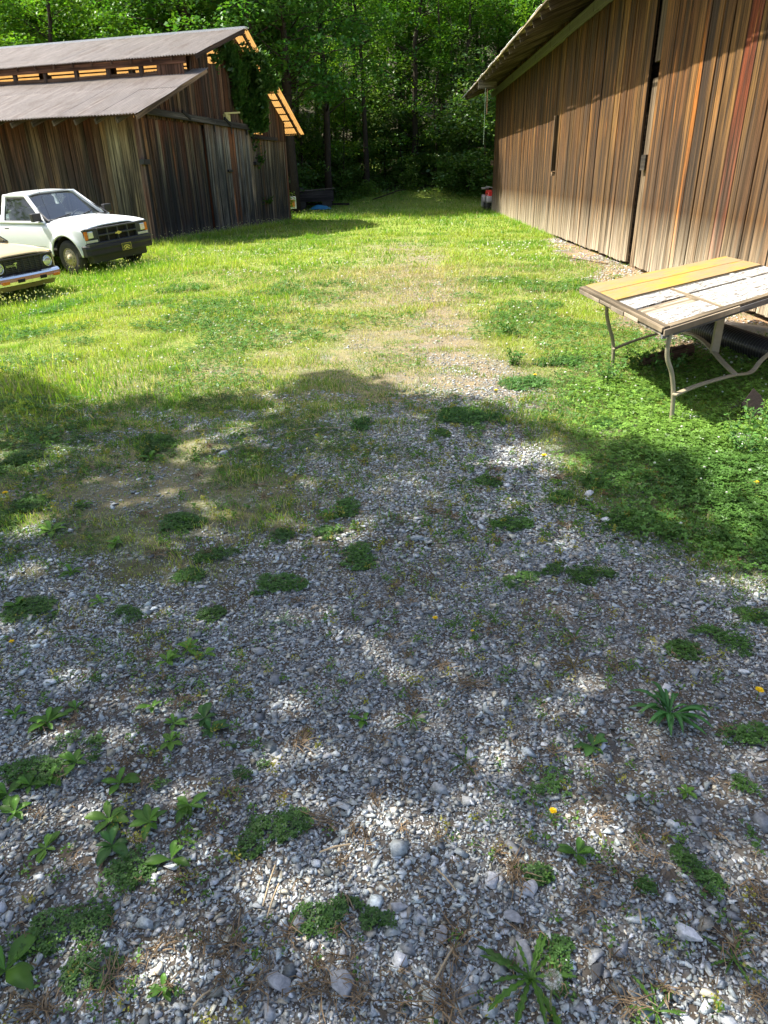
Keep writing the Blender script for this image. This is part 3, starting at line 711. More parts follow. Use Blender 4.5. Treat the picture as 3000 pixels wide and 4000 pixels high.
    # bigger leafy bushes that close the view beside the right barn and the left barn
    for (x, y, s) in ((5.4, 42.3, 1.25), (4.6, 43.8, 1.1), (6.6, 41.8, 1.2), (-7.2, 41.0, 1.2), (-9.0, 40.2, 1.3), (-6.2, 42.2, 1.2)):
        place(bp[1], x, y, x, s, True, 'big leafy bush filling the view beside the far corner of the plank barn' if x == 5.4 else 'tall leafy bush nearest the right side of the grassy bank' if x == 4.6 else None)
    # pale bare tree
    t = thing('bare_tree', 'pale leafless tree with forked crooked branches beside the vine covered gable', 'tree', (-5.3, 43.6, .15))
    m = MB(); rr = random.Random(3)
    def br(p, d, L, r, dep):
        q = p+d*L; mid = p.lerp(q, .5)+Vector((rr.uniform(-.1, .1), rr.uniform(-.1, .1), rr.uniform(-.1, .1)))*L*.6
        m.tube([p, mid, q], [r, r*.8, r*.6], 6 if r > .03 else 4, cap=False)
        if dep:
            for k in range(rr.choice([2, 3, 3])):
                nd = (d+Vector((rr.uniform(-.8, .8), rr.uniform(-.5, .5), rr.uniform(-.25, .45)))).normalized()
                br(q if k < 2 else mid, nd, L*rr.uniform(.55, .8), r*.52, dep-1)
    br(Vector((0, 0, -.2)), Vector((-.02, 0, 1)), 4.2, .10, 0)
    br(Vector((-.08, 0, 4.0)), Vector((.25, 0, .95)), 2.6, .055, 4)
    br(Vector((-.08, 0, 3.9)), Vector((-.5, -.1, .85)), 2.3, .05, 5)
    m.build('trunk', M_palebark, t, True)
    # leafy sprays leaning into the clearing: ailanthus like branches by the barn roof on the right
forest()

def undergrowth():
    """ground layer in the shade under the wood: one dense mat of leaves and weeds"""
    n = 42000; x = RNG.uniform(-14, 11, n); y = RNG.uniform(38.5, 53, n)
    d = fbm(x*.6, y*.6, 50, 3); edge = wood_edge(x)-.6+1.2*(fbm(x*.3, y*0, 51, 2)-.5)*2
    k = RNG.uniform(0, 1, n) < sst(-.8, 2.2, y-edge)*(d*1.4)
    x, y = x[k], y[k]; h = RNG.uniform(.02, 1, len(x))*np.clip(.12+.35*(y-wood_edge(x)), .12, 1.1)*(.4+d[k])
    P = np.stack([x, y, gz(x, y)+h], -1)
    V, F, C = leaf_cloud(P, .15, leaf_cols(P, RNG, (.055, .12, .03), .8), .6)
    tag(np_mesh('undergrowth', V, F, C, M_leaf), 'mat of weeds and seedlings under the trees', None, None, 'stuff')
undergrowth()

def shade_trees():
    """two yard trees beside and behind the photographer; their crowns throw the dappled shade on the gravel"""
    poly = [(-9, 5.2), (-4.6, 6.7), (-4.0, 6.95), (-3.2, 6.2), (-2.6, 5.65), (-1.9, 5.75), (-1.2, 5.75), (-.85, 5.75), (-.62, 6.6), (-.1, 6.45), (.25, 5.9), (.5, 5.55), (.85, 5.75), (1.05, 5.15),
            (1.3, 4.75), (1.7, 4.4), (2.0, 3.9), (2.35, 3.3), (3.0, 2.2), (3.6, -3), (-9, -3)]
    px = np.array([p[0] for p in poly]); py = np.array([p[1] for p in poly])
    def inside_poly(x, y):
        c = np.zeros(len(x), bool); j = len(px)-1
        for i in range(len(px)):
            t = ((py[i] > y) != (py[j] > y)) & (x < (px[j]-px[i])*(y-py[i])/(py[j]-py[i]+1e-9)+px[i]); c ^= t; j = i
        return c
    # lit flecks (ground x, y, radius)
    holes = [(1.05, 4.35, .30), (1.25, 4.15, .2), (-2.9, 4.6, .35), (-2.2, 4.5, .2), (-3.2, 4.0, .35), (-1.3, 4.55, .22), (-1.05, 5.0, .18), (-.95, 3.6, .15), (-2.6, 3.7, .3), (-1.9, 3.45, .2), (.25, 2.35, .07), (-.95, 2.35, .08), (-1.15, 1.75, .1),
             (2.25, 3.75, .3), (1.95, 3.3, .22), (2.3, 3.0, .15), (1.75, 2.75, .12), (1.6, 3.9, .12), (-.2, 3.25, .12), (-3.5, 5.0, .3), (.75, 5.35, .12)]
    for i, (nm, lab, cx, cy, ax, hh) in enumerate([('yard_tree', 'broad leafy yard tree left of the driveway', -7.6, 2.6, 0, 11.5), ('yard_tree', 'broad leafy yard tree behind the driveway', -5.6, -2.2, 1, 11.0)]):
        root = thing(nm, lab, 'tree', (cx, cy, float(gz(cx, cy))))
        rng = np.random.default_rng(60+i); n = 60000
        gx = rng.uniform(-9, 3.8, n); gy = rng.uniform(-3, 7.2, n)
        jx = (fbm(gx*2.3, gy*2.3, 70, 3)-.5)*.5; jy = (fbm(gx*2.3, gy*2.3, 71, 3)-.5)*.5
        keep = inside_poly(gx+jx, gy+jy)
        for (a, b, r) in holes: keep &= ((gx-a)**2+(gy-b)**2) > (r*(.7+.6*rng.uniform(0, 1, n)))**2
        nz = fbm(gx*1.7+5, gy*1.7, 72, 3); keep &= (nz > .15)|(rng.uniform(0, 1, n) < .25)
        keep &= (gy > 2.0) if i == 0 else (gy <= 2.0)
        gx, gy = gx[keep], gy[keep]; m_ = 15000
        gx, gy = gx[:m_], gy[:m_]
        h = 7.0+2.6*fbm(gx*.9, gy*.9, 80+i, 2)*1.6 + rng.normal(0, .25, len(gx))
        t = h/SUN.z
        P = np.stack([gx+SUN.x*t-cx, gy+SUN.y*t-cy, h], -1)
        V, F, C = leaf_cloud(P, .20, leaf_cols(P, rng, (.06, .12, .03)), .6, rng, .2)
        np_mesh('crown', V, F, C, M_leaf, root)
        m = MB(); pts = [(0.15*sin(k), .12*cos(k*1.4), -.3+k*.95) for k in range(9)]; m.tube(pts, [.30-.02*k for k in range(9)], 10)
        ids = rng.choice(len(P), 26, replace=False)
        for q in ids:
            b = Vector(pts[rng.integers(4, 8)]); e = Vector(P[q]); m.tube([b, b.lerp(e, .5)+Vector((0, 0, -.3)), e], [.09, .05, .015], 5)
        m.build('trunk', M_bark, root, True)
shade_trees()

def ivy():
    base = thing('climbing_vine', 'thick green vine draped over the gable of the dark barn', 'vine', (LB_N[0], LB_N[1], 0), -LB_PH)
    poly = [(5.57, 5.85), (5.99, 5.74), (6.44, 5.52), (6.9, 5.62), (7.3, 5.68), (7.6, 5.55), (7.9, 5.20), (8.05, 4.85), (8.2, 4.37), (8.25, 4.03), (8.2, 3.42), (7.86, 3.2), (7.35, 3.1), (7.05, 3.2), (6.81, 3.48), (6.41, 3.9), (6.07, 4.02), (5.95, 4.39), (5.9, 4.79), (5.77, 5.08), (5.57, 5.46)]
    px = np.array([p[0] for p in poly]); py = np.array([p[1] for p in poly]); n = 30000
    s = RNG.uniform(5.3, 8.8, n); z = RNG.uniform(2.8, 5.9, n)
    ss = s+(fbm(s*3, z*3, 90, 3)-.5)*.5; zz = z+(fbm(s*3, z*3, 91, 3)-.5)*.5
    c = np.zeros(n, bool); j = len(px)-1
    for i in range(len(px)):
        t = ((py[i] > zz) != (py[j] > zz)) & (ss < (px[j]-px[i])*(zz-py[i])/(py[j]-py[i]+1e-9)+px[i]); c ^= t; j = i
    c &= fbm(s*2.2, z*1.1, 92, 3) > .36
    s, z = s[c][:9000], z[c][:9000]
    off = .08+.45*fbm(s*2.5, z*1.3, 93, 3)*RNG.uniform(.3, 1.1, len(s))
    P = np.stack([off, s, z], -1)
    # strands reaching over the barge board and into the opening
    P2 = []
    for (s0, z0, s1, z1, o, k) in ((6.9, 5.5, 7.9, 5.6, .6, 420), (7.5, 5.45, 8.6, 4.75, .66, 700), (7.3, 5.1, 8.0, 4.6, .62, 420), (7.6, 4.7, 7.7, 3.9, .5, 300), (5.0, 5.15, 5.7, 5.6, .1, 160), (5.0, 5.5, 5.4, 5.1, .05, 80), (7.4, 3.2, 7.5, 2.7, .12, 60), (6.5, 5.7, 7.4, 5.6, .45, 120)):
        f = RNG.uniform(0, 1, k); P2.append(np.stack([o+RNG.normal(0, .07, k), s0+(s1-s0)*f+RNG.normal(0, .10, k), z0+(z1-z0)*f+RNG.normal(0, .10, k)], -1))
    P2.append(np.stack([.1+RNG.normal(0, .03, 60), 7.8+RNG.normal(0, .12, 60), 2.35+RNG.normal(0, .12, 60)], -1))
    P2.append(np.stack([.12+RNG.normal(0, .05, 50), 8.2+RNG.normal(0, .2, 50), .9+RNG.normal(0, .05, 50)], -1))
    P = np.concatenate([P]+P2); n = len(P)
    yaw = RNG.uniform(-.8, .8, n)-pi/2; tilt = RNG.normal(2.3, .35, n)
    R = rotmats(yaw*0+RNG.uniform(-.6, .6, n)+pi, tilt, np.full(n, 0.0)+RNG.normal(0, .5, n), n)
    V, F, C = inst(LEAF_V, LEAF_F, P, R, .16*RNG.uniform(.6, 1.3, n), leaf_cols(P, RNG, (.026, .07, .018), .5))
    np_mesh('foliage', V, F, C, M_leaf, base)
    m = MB()
    for k in range(9):
        s0 = 5.9+k*.27; m.tube([(.05, s0, 3.3+.2*k % .5), (.07, s0-.1, 4.2), (.06, s0-.2+.2*sin(k), min(5.4, 4.2+k*.3))], [.018, .014, .008], 5)
    m.build('stem', M_bark, base)
    # leafy sprig at the foot of the far corner
    b2 = thing('leafy_weed', 'bright leafy weed growing at the far corner of the dark barn', 'weed', (-4.35, 32.5, 0))
    n = 260; P = np.stack([RNG.normal(.05, .13, n), RNG.normal(0, .15, n), RNG.uniform(0, 1, n)**.8*1.15], -1)
    V, F, C = leaf_cloud(P, .12, leaf_cols(P, RNG, (.09, .18, .03))); np_mesh('foliage', V, F, C, M_leaf, b2)
    m = MB(); m.tube([(0, 0, 0), (.05, 0, .6), (0, 0, 1.1)], .012, 5); m.build('stem', M_bark, b2)
ivy()

# ------------------------------------------------------------------ ground cover
def hull_protos(n, k=11, flat=.55, seed=1):
    out = []
    rr = random.Random(seed)
    for i in range(n):
        bm = bmesh.new()
        for j in range(k):
            v = Vector((rr.gauss(0, 1), rr.gauss(0, 1), rr.gauss(0, 1))).normalized()
            v = Vector((max(-.75, min(.75, v.x)), max(-.8, min(.8, v.y))*rr.uniform(.75, 1.0), max(-.6, min(.6, v.z))*flat))
            bm.verts.new(v)
        bmesh.ops.convex_hull(bm, input=bm.verts); bmesh.ops.delete(bm, geom=[v for v in bm.verts if not v.link_faces], context='VERTS')
        bmesh.ops.triangulate(bm, faces=bm.faces); bm.verts.index_update()
        out.append((np.array([v.co[:] for v in bm.verts]), np.array([[v.index for v in f.verts] for f in bm.faces]))); bm.free()
    return out
def sample_xy(n, y0, y1, m=.3, dens=None):
    x = RNG.uniform(-12, 8, n*3) if y1 > 9 else RNG.uniform(-4.6, 4.6, n*3)
    y = RNG.uniform(y0, y1, n*3); k = in_view(x, y, m)
    if dens is not None: k &= RNG.uniform(0, 1, len(x)) < dens(x, y)
    return x[k][:n], y[k][:n]
def gravel():
    parts = []; protos = hull_protos(8, 8, .42, 2)+hull_protos(8, 7, .30, 3)
    def dens(x, y): return np.clip(1.05-1.0*grassiness(x, y)*1.0-.40*sst(5.4, 6.8, y)-.5*sst(.50, .64, fbm(x*1.3, y*1.3, 44, 4)), .0, 1)
    specs = [(105000, .75, 3.1, .0052, .75), (30000, .75, 3.1, .0092, .7), (4600, .75, 3.4, .0150, .6), (420, .75, 3.6, .022, .6), (66000, 3.0, 5.6, .0082, .75), (11000, 3.0, 6.0, .013, .6), (900, 3.0, 6.0, .020, .6), (30000, 5.2, 9.0, .0125, .7), (6000, 8.5, 15, .020, .6)]
    for (n, y0, y1, sz, fl) in specs:
        x, y = sample_xy(n, y0, y1, .4, lambda a, b: dens(a, b)*(1 if y1 < 8 else np.clip(strip(a, b)*1.3, 0, 1)*.7))
        k = ~inside(x, y); x, y = x[k], y[k]; n = len(x)
        which = RNG.integers(0, len(protos), n)
        s = sz*np.exp(np.clip(RNG.normal(0, .34, n), -.8, .65))
        z = gz(x, y)+s*.18
        g = np.clip(.315*np.exp(RNG.normal(-.05, .36, n)), .08, .55); big = fbm(x*1.1, y*1.1, 12, 2)
        C = np.stack([g*RNG.uniform(.92, 1.02, n), g*1.02, g*RNG.uniform(.98, 1.08, n)], -1)
        warm = RNG.uniform(0, 1, n) < .12; C[warm] *= np.array([1.18, 1.03, .82])
        C *= (.8+.45*big)[:, None]
        for q, (pv, pf) in enumerate(protos):
            m = which == q
            if not m.any(): continue
            c = m.sum(); R = rotmats(RNG.uniform(0, 6.3, c), np.abs(RNG.normal(0, .30, c)), RNG.uniform(0, 6.3, c), c)
            sc = np.stack([s[m]*RNG.uniform(.8, 1.3, c), s[m]*RNG.uniform(.65, 1.05, c), s[m]*RNG.uniform(.7, 1.1, c)], -1)
            parts.append(inst(pv, pf, np.stack([x[m], y[m], z[m]], -1), R, sc, C[m]))
    # strip of gravel by the right barn
    n = 9000; X = RNG.uniform(-1.9, .3, n); Y = RNG.uniform(5, 23, n)
    x = 4.57+X*cos(BARN_TH)+Y*sin(BARN_TH); y = -X*sin(BARN_TH)+Y*cos(BARN_TH)
    k = (RNG.uniform(0, 1, n) < bare(x, y)*(fbm(x, y, 33, 3) > .42)) & (X < -.03); x, y = x[k], y[k]; n = len(x)
    g = RNG.uniform(.22, .5, n); pv, pf = protos[0]
    parts.append(inst(pv, pf, np.stack([x, y, gz(x, y)+.006], -1), rotmats(RNG.uniform(0, 6, n), RNG.uniform(0, .5, n), RNG.uniform(0, 6, n), n), .024*np.exp(RNG.normal(0, .35, n)), np.stack([g, g*.96, g*.9], -1)))
    V, F, C = merge(parts)
    tag(np_mesh('gravel', V, F, C, M_stone), 'crushed gray limestone gravel covering the driveway', None, None, 'stuff')
gravel()

BL_V = np.array([(-.5, 0, 0), (.5, 0, 0), (.38, .10, .5), (-.38, .10, .5), (0, .32, 1.0)]); BL_F3 = np.array([(0, 1, 2), (0, 2, 3), (3, 2, 4)])
def blades(x, y, h, wd, col, lean=.35, zoff=0):
    n = len(x); R = rotmats(RNG.uniform(0, 6.3, n), np.abs(RNG.normal(0, lean, n)), RNG.uniform(0, 6.3, n), n)
    P = np.stack([x, y, gz(x, y)+zoff], -1)
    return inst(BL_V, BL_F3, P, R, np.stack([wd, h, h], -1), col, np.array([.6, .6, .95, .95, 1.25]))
def grass_col(x, y, n):
    a = fbm(x*.9+1, y*.9, 61, 3); b = RNG.uniform(0, 1, n)
    lush = np.array([.13, .28, .02]); yel = np.array([.34, .42, .06]); dry = np.array([.50, .43, .24])
    t = np.clip((a-.35)*2.2+RNG.normal(0, .22, n), 0, 1)[:, None]
    C = lush*(1-t)+yel*t
    dd = (b < .07+.30*np.clip(strip(x, y), 0, 1)+.05*t[:, 0])
    C[dd] = dry*RNG.uniform(.7, 1.2, (dd.sum(), 1))
    return C*RNG.uniform(.7, 1.3, (n, 1))
def lawn():
    parts = []
    for (n, y0, y1, h, wd) in [(90000, 2.0, 6.3, .026, .0036), (105000, 5.0, 9.5, .036, .0050), (100000, 9.0, 15, .048, .0085), (80000, 14.5, 24, .062, .014), (70000, 23, 47, .085, .023)]:
        def dens(x, y):
            g = grassiness(x, y)*(.35+.75*sst(.32, .55, fbm(x*2.2, y*2.2, 62, 3)))
            if y0 >= 5: g = np.maximum(g, .95*sst(.57, .64, fbm(x*1.7, y*2.4, 64, 3))*np.clip(strip(x, y)*2, 0, 1))
            if y0 > 8: g = np.maximum(g, .25*sst(8, 12, y))
            return g*(1-bare(x, y)*.92)
        x, y = (sample_xy(n, y0, y1, .6, dens) if y1 < 9 else (None, None))
        if x is None:
            xa = -22 if y1 > 20 else (-13 if y1 > 12 else -8); q = n*4
            x = RNG.uniform(xa, 9, q); y = RNG.uniform(y0, y1, q); k = in_view(x, y, .8) & (RNG.uniform(0, 1, q) < dens(x, y)); x, y = x[k][:n], y[k][:n]
        k = ~inside(x, y); x, y = x[k], y[k]; n = len(x)
        tuft = fbm(x*3.2, y*3.2, 63, 3); hh = h*(.55+1.1*sst(.45, .68, tuft))*RNG.uniform(.5, 1.4, n)
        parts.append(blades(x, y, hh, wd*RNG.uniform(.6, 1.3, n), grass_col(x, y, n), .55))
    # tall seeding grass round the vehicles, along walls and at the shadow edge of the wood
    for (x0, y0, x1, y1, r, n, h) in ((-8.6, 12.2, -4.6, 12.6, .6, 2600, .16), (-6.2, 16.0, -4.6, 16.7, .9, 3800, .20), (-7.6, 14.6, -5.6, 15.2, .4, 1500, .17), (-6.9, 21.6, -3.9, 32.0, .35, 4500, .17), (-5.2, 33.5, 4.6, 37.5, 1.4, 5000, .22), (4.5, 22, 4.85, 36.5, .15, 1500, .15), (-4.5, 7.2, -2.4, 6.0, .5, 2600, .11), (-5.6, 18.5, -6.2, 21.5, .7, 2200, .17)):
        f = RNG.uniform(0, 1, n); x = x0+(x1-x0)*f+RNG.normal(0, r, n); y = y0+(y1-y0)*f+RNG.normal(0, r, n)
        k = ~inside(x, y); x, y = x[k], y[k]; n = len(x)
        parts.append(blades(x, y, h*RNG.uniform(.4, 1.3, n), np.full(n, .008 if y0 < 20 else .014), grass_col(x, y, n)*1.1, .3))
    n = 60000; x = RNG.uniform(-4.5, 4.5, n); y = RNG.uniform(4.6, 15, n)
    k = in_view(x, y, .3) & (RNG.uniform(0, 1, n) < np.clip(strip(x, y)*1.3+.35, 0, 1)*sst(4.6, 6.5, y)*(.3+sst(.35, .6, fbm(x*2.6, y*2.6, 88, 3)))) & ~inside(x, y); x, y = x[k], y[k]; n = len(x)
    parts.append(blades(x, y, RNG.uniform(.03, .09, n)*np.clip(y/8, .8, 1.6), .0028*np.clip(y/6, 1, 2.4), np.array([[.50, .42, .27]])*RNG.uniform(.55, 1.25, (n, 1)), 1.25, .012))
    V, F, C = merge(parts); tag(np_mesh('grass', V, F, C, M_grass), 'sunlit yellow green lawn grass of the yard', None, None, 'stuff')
    # seed heads
    n = 1400; f = RNG.uniform(0, 1, n)
    seg = [(-8.6, 12.3, -4.6, 12.7, .5), (-6.3, 15.9, -4.4, 16.9, .7), (-6.6, 21.8, -4.2, 30.0, .3), (-5, 35, 4.6, 36.8, .9)]
    w_ = RNG.integers(0, 4, n); S = np.array(seg)[w_]
    x = S[:, 0]+(S[:, 2]-S[:, 0])*f+RNG.normal(0, 1, n)*S[:, 4]; y = S[:, 1]+(S[:, 3]-S[:, 1])*f+RNG.normal(0, 1, n)*S[:, 4]
    k = ~inside(x, y); x, y = x[k], y[k]; n = len(x)
    P = np.stack([x, y, gz(x, y)+RNG.uniform(.16, .30, n)], -1); c = np.array([[.42, .42, .24]])*RNG.uniform(.7, 1.2, (n, 1))
    V, F, C = inst(LEAF_V*np.array([.8, 1, 1]), LEAF_F, P, rotmats(RNG.uniform(0, 6, n), RNG.uniform(1.2, 1.8, n), RNG.uniform(0, 6, n), n), np.full(n, .045), c)
    tag(np_mesh('grass_seed_heads', V, F, C, M_grass), 'pale seed heads standing above the tall grass', None, None, 'stuff')
lawn()

def trifoliate():
    V = [(0, 0, 0)]; F = []
    for k in range(3):
        a = 2*pi*k/3; ca, sa = cos(a), sin(a); b = len(V)
        for (px, py, pz) in ((-.34, .45, .10), (-.30, .85, .12), (0, .95, .02), (.30, .85, .12), (.34, .45, .10)):
            V.append((px*ca-py*sa, px*sa+py*ca, pz))
        F += [(0, b, b+1), (0, b+1, b+2), (0, b+2, b+3), (0, b+3, b+4)]
        F = F[:-4]+[(0, b+1, b), (0, b+2, b+1), (0, b+3, b+2), (0, b+4, b+3)]
    return np.array(V, float), np.array(F)
TRI = trifoliate()
CLOVER = [(1401, 2170, 80, 55), (1094, 2098, 45, 28), (1067, 2285, 130, 42), (732, 2256, 65, 34), (2080, 2275, 110, 38), (2270, 2240, 150, 45), (2170, 3083, 118, 95), (995, 2930, 95, 75), (930, 3030, 70, 40), (1085, 3218, 130, 75), (960, 3300, 80, 60),
          (488, 3390, 118, 100), (217, 3590, 215, 150), (360, 3790, 120, 100), (1290, 3590, 150, 85), (1440, 3620, 110, 70), (2690, 3390, 70, 80), (2770, 3470, 70, 70), (2911, 2880, 115, 70), (2920, 3080, 105, 65), (2180, 3780, 105, 120), (360, 2910, 180, 50), (150, 3010, 150, 40),
          (488, 2400, 75, 42), (135, 2390, 120, 60), (1826, 1640, 150, 48), (1680, 1700, 80, 30), (2930, 3270, 90, 70), (54, 1810, 130, 50), (560, 1750, 120, 50), (235, 1700, 260, 55), (60, 2000, 120, 70), (1350, 1980, 60, 40), (2300, 1880, 90, 40), (2220, 1950, 80, 30), (1600, 1590, 80, 30),
          (2700, 2540, 110, 40), (2100, 3420, 60, 40), (1290, 2080, 60, 30), (820, 2400, 60, 30), (1420, 1660, 60, 24), (620, 3080, 60, 30), (2540, 3480, 60, 50), (850, 2180, 90, 40), (700, 2050, 110, 40), (2980, 2420, 120, 60), (2850, 2500, 160, 60), (2450, 2050, 150, 60), (2330, 1650, 110, 30), (2050, 1500, 100, 30), (2200, 1420, 120, 30), (2000, 2050, 80, 30), (1900, 1890, 60, 25)]
def clover():
    parts = []
    xs = []; ys = []; zs = []; sc = []; cl = []
    for (u, v, ru, rv) in CLOVER:
        c = unproj(u, v); e = unproj(u+ru, v); f0 = unproj(u, v-rv); rx = abs(e[0]-c[0]); ry = max(abs(f0[1]-c[1]), rx*.5)
        ls = .0085 if c[1] < 3.2 else .012 if c[1] < 5.2 else .019
        n = int(min(4200, pi*rx*ry/(ls*ls)*2.1)); a = RNG.uniform(0, 2*pi, n); r = np.sqrt(RNG.uniform(0, 1, n)); rx *= 1.05; ry *= 1.05; n = len(a)
        x = c[0]+rx*r*np.cos(a); y = c[1]+ry*r*np.sin(a)
        k = 1.25*fbm(x*8/max(1, c[1]*.35), y*8/max(1, c[1]*.35), 7, 4)+.40*(1-r) > .81+RNG.normal(0, .07, n); x, y, r = x[k], y[k], r[k]
        xs.append(x); ys.append(y); zs.append((.004+.017*(1-r**2))*RNG.uniform(.3, 1.2, len(x))*(1 if c[1] < 5 else 1.6)); sc.append(np.full(len(x), ls)*RNG.uniform(.6, 1.25, len(x)))
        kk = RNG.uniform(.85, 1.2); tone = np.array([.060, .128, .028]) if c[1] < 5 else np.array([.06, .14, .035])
        cl.append(tone[None]*kk*RNG.uniform(.6, 1.35, (len(x), 1)))
    # lush bed on the right
    n = 150000; x = RNG.uniform(.6, 3.9, n); y = RNG.uniform(2.2, 7.2, n)
    poly_d = sst(-.05, .75, (x-np.interp(y, [2.2, 2.7, 3.2, 3.7, 4.2, 4.8, 5.5, 7.2], [2.1, 1.55, 1.25, 1.15, 1.2, 1.25, 1.2, 1.5]))+1.1*(fbm(x*2.2, y*2.2, 8, 3)-.5))
    k = in_view(x, y, .3) & (RNG.uniform(0, 1, n) < poly_d*(.35+.65*sst(.3, .5, fbm(x*2.7, y*2.7, 19, 3)))*np.interp(y, [4.4, 5.4, 7], [1, .6, .25])); x, y = x[k][:42000], y[k][:42000]; n = len(x)
    xs.append(x); ys.append(y); zs.append(RNG.uniform(.01, .075, n)*(.5+fbm(x*4, y*4, 6, 2))); sc.append(.0165*RNG.uniform(.55, 1.3, n)); cl.append(np.array([[.068, .145, .030]])*(1+.75*sst(3.9, 4.9, y)[:, None]*np.array([[1.5, 1, .6]]))*RNG.uniform(.55, 1.5, (n, 1)))  # sunlight put into the colour: farther clover is brighter and yellower
    # thin creeping weeds over the gravel
    n = 60000; x = RNG.uniform(-4.2, 2.4, n*2); y = RNG.uniform(1.6, 6.4, n*2)
    k = in_view(x, y, .2) & (RNG.uniform(0, 1, n*2) < .85*sst(.50, .62, fbm(x*1.9+7, y*1.9, 129, 4))*(.35+.65*sst(.8, -1.2, x))*sst(1.6, 3.4, y)); x, y = x[k][:n], y[k][:n]; n = len(x)
    xs.append(x); ys.append(y); zs.append(RNG.uniform(.002, .016, n)); sc.append((.0055+.0012*y)*RNG.uniform(.6, 1.3, n)); cl.append(np.array([[.075, .13, .035]])*RNG.uniform(.5, 1.4, (n, 1)))
    # clover through the lawn
    n = 26000; x = RNG.uniform(-6, 5, n*3); y = RNG.uniform(4.6, 13, n*3)
    k = in_view(x, y, .3) & (RNG.uniform(0, 1, n*3) < grassiness(x, y)*sst(.5, .62, fbm(x*1.1, y*1.1, 29, 3))) & ~inside(x, y); x, y = x[k][:n], y[k][:n]; n = len(x)
    xs.append(x); ys.append(y); zs.append(RNG.uniform(.01, .06, n)); sc.append((.012+.0016*y)*RNG.uniform(.6, 1.2, n)); cl.append(np.array([[.075, .165, .035]])*RNG.uniform(.6, 1.3, (n, 1)))
    x, y, z, s, c = map(np.concatenate, (xs, ys, zs, sc, cl)); n = len(x)
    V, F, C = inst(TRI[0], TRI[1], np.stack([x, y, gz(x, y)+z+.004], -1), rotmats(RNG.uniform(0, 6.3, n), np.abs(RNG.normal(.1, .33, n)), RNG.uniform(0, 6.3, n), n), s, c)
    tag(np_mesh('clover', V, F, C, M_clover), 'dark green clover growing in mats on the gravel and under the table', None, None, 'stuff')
    # white blossoms
    nb = 550; x = RNG.uniform(-9, 4.5, nb*4); y = RNG.uniform(5, 20, nb*4)
    k = in_view(x, y, 0) & (RNG.uniform(0, 1, nb*4) < grassiness(x, y)*sst(.48, .66, fbm(x*.7+4, y*.7, 39, 3))) & ~inside(x, y); x, y = x[k][:nb], y[k][:nb]
    bx = RNG.uniform(1.3, 3.2, 46); by = RNG.uniform(2.7, 6.0, 46); k = in_view(bx, by, 0); bx, by = bx[k], by[k]
    x = np.concatenate([x, bx]); y = np.concatenate([y, by]); n = len(x)
    ico = bmesh.new(); bmesh.ops.create_icosphere(ico, subdivisions=1, radius=1); iv = np.array([v.co[:] for v in ico.verts]); fi = np.array([[v.index for v in f.verts] for f in ico.faces]); ico.free()
    V, F, C = inst(iv*np.array([1, 1, .8]), fi, np.stack([x, y, gz(x, y)+np.where(y < 6, .085, .06)], -1), rotmats(RNG.uniform(0, 6, n), RNG.uniform(0, .4, n), RNG.uniform(0, 6, n), n), np.where(y < 6, .0085, .006+.0009*y)*RNG.uniform(.7, 1.2, n), np.array([[.62, .64, .52]])*RNG.uniform(.8, 1.1, (n, 1)))
    tag(np_mesh('clover_blossoms', V, F, C, M_petal), 'small white clover blossoms dotted over the grass', None, None, 'stuff')
clover()

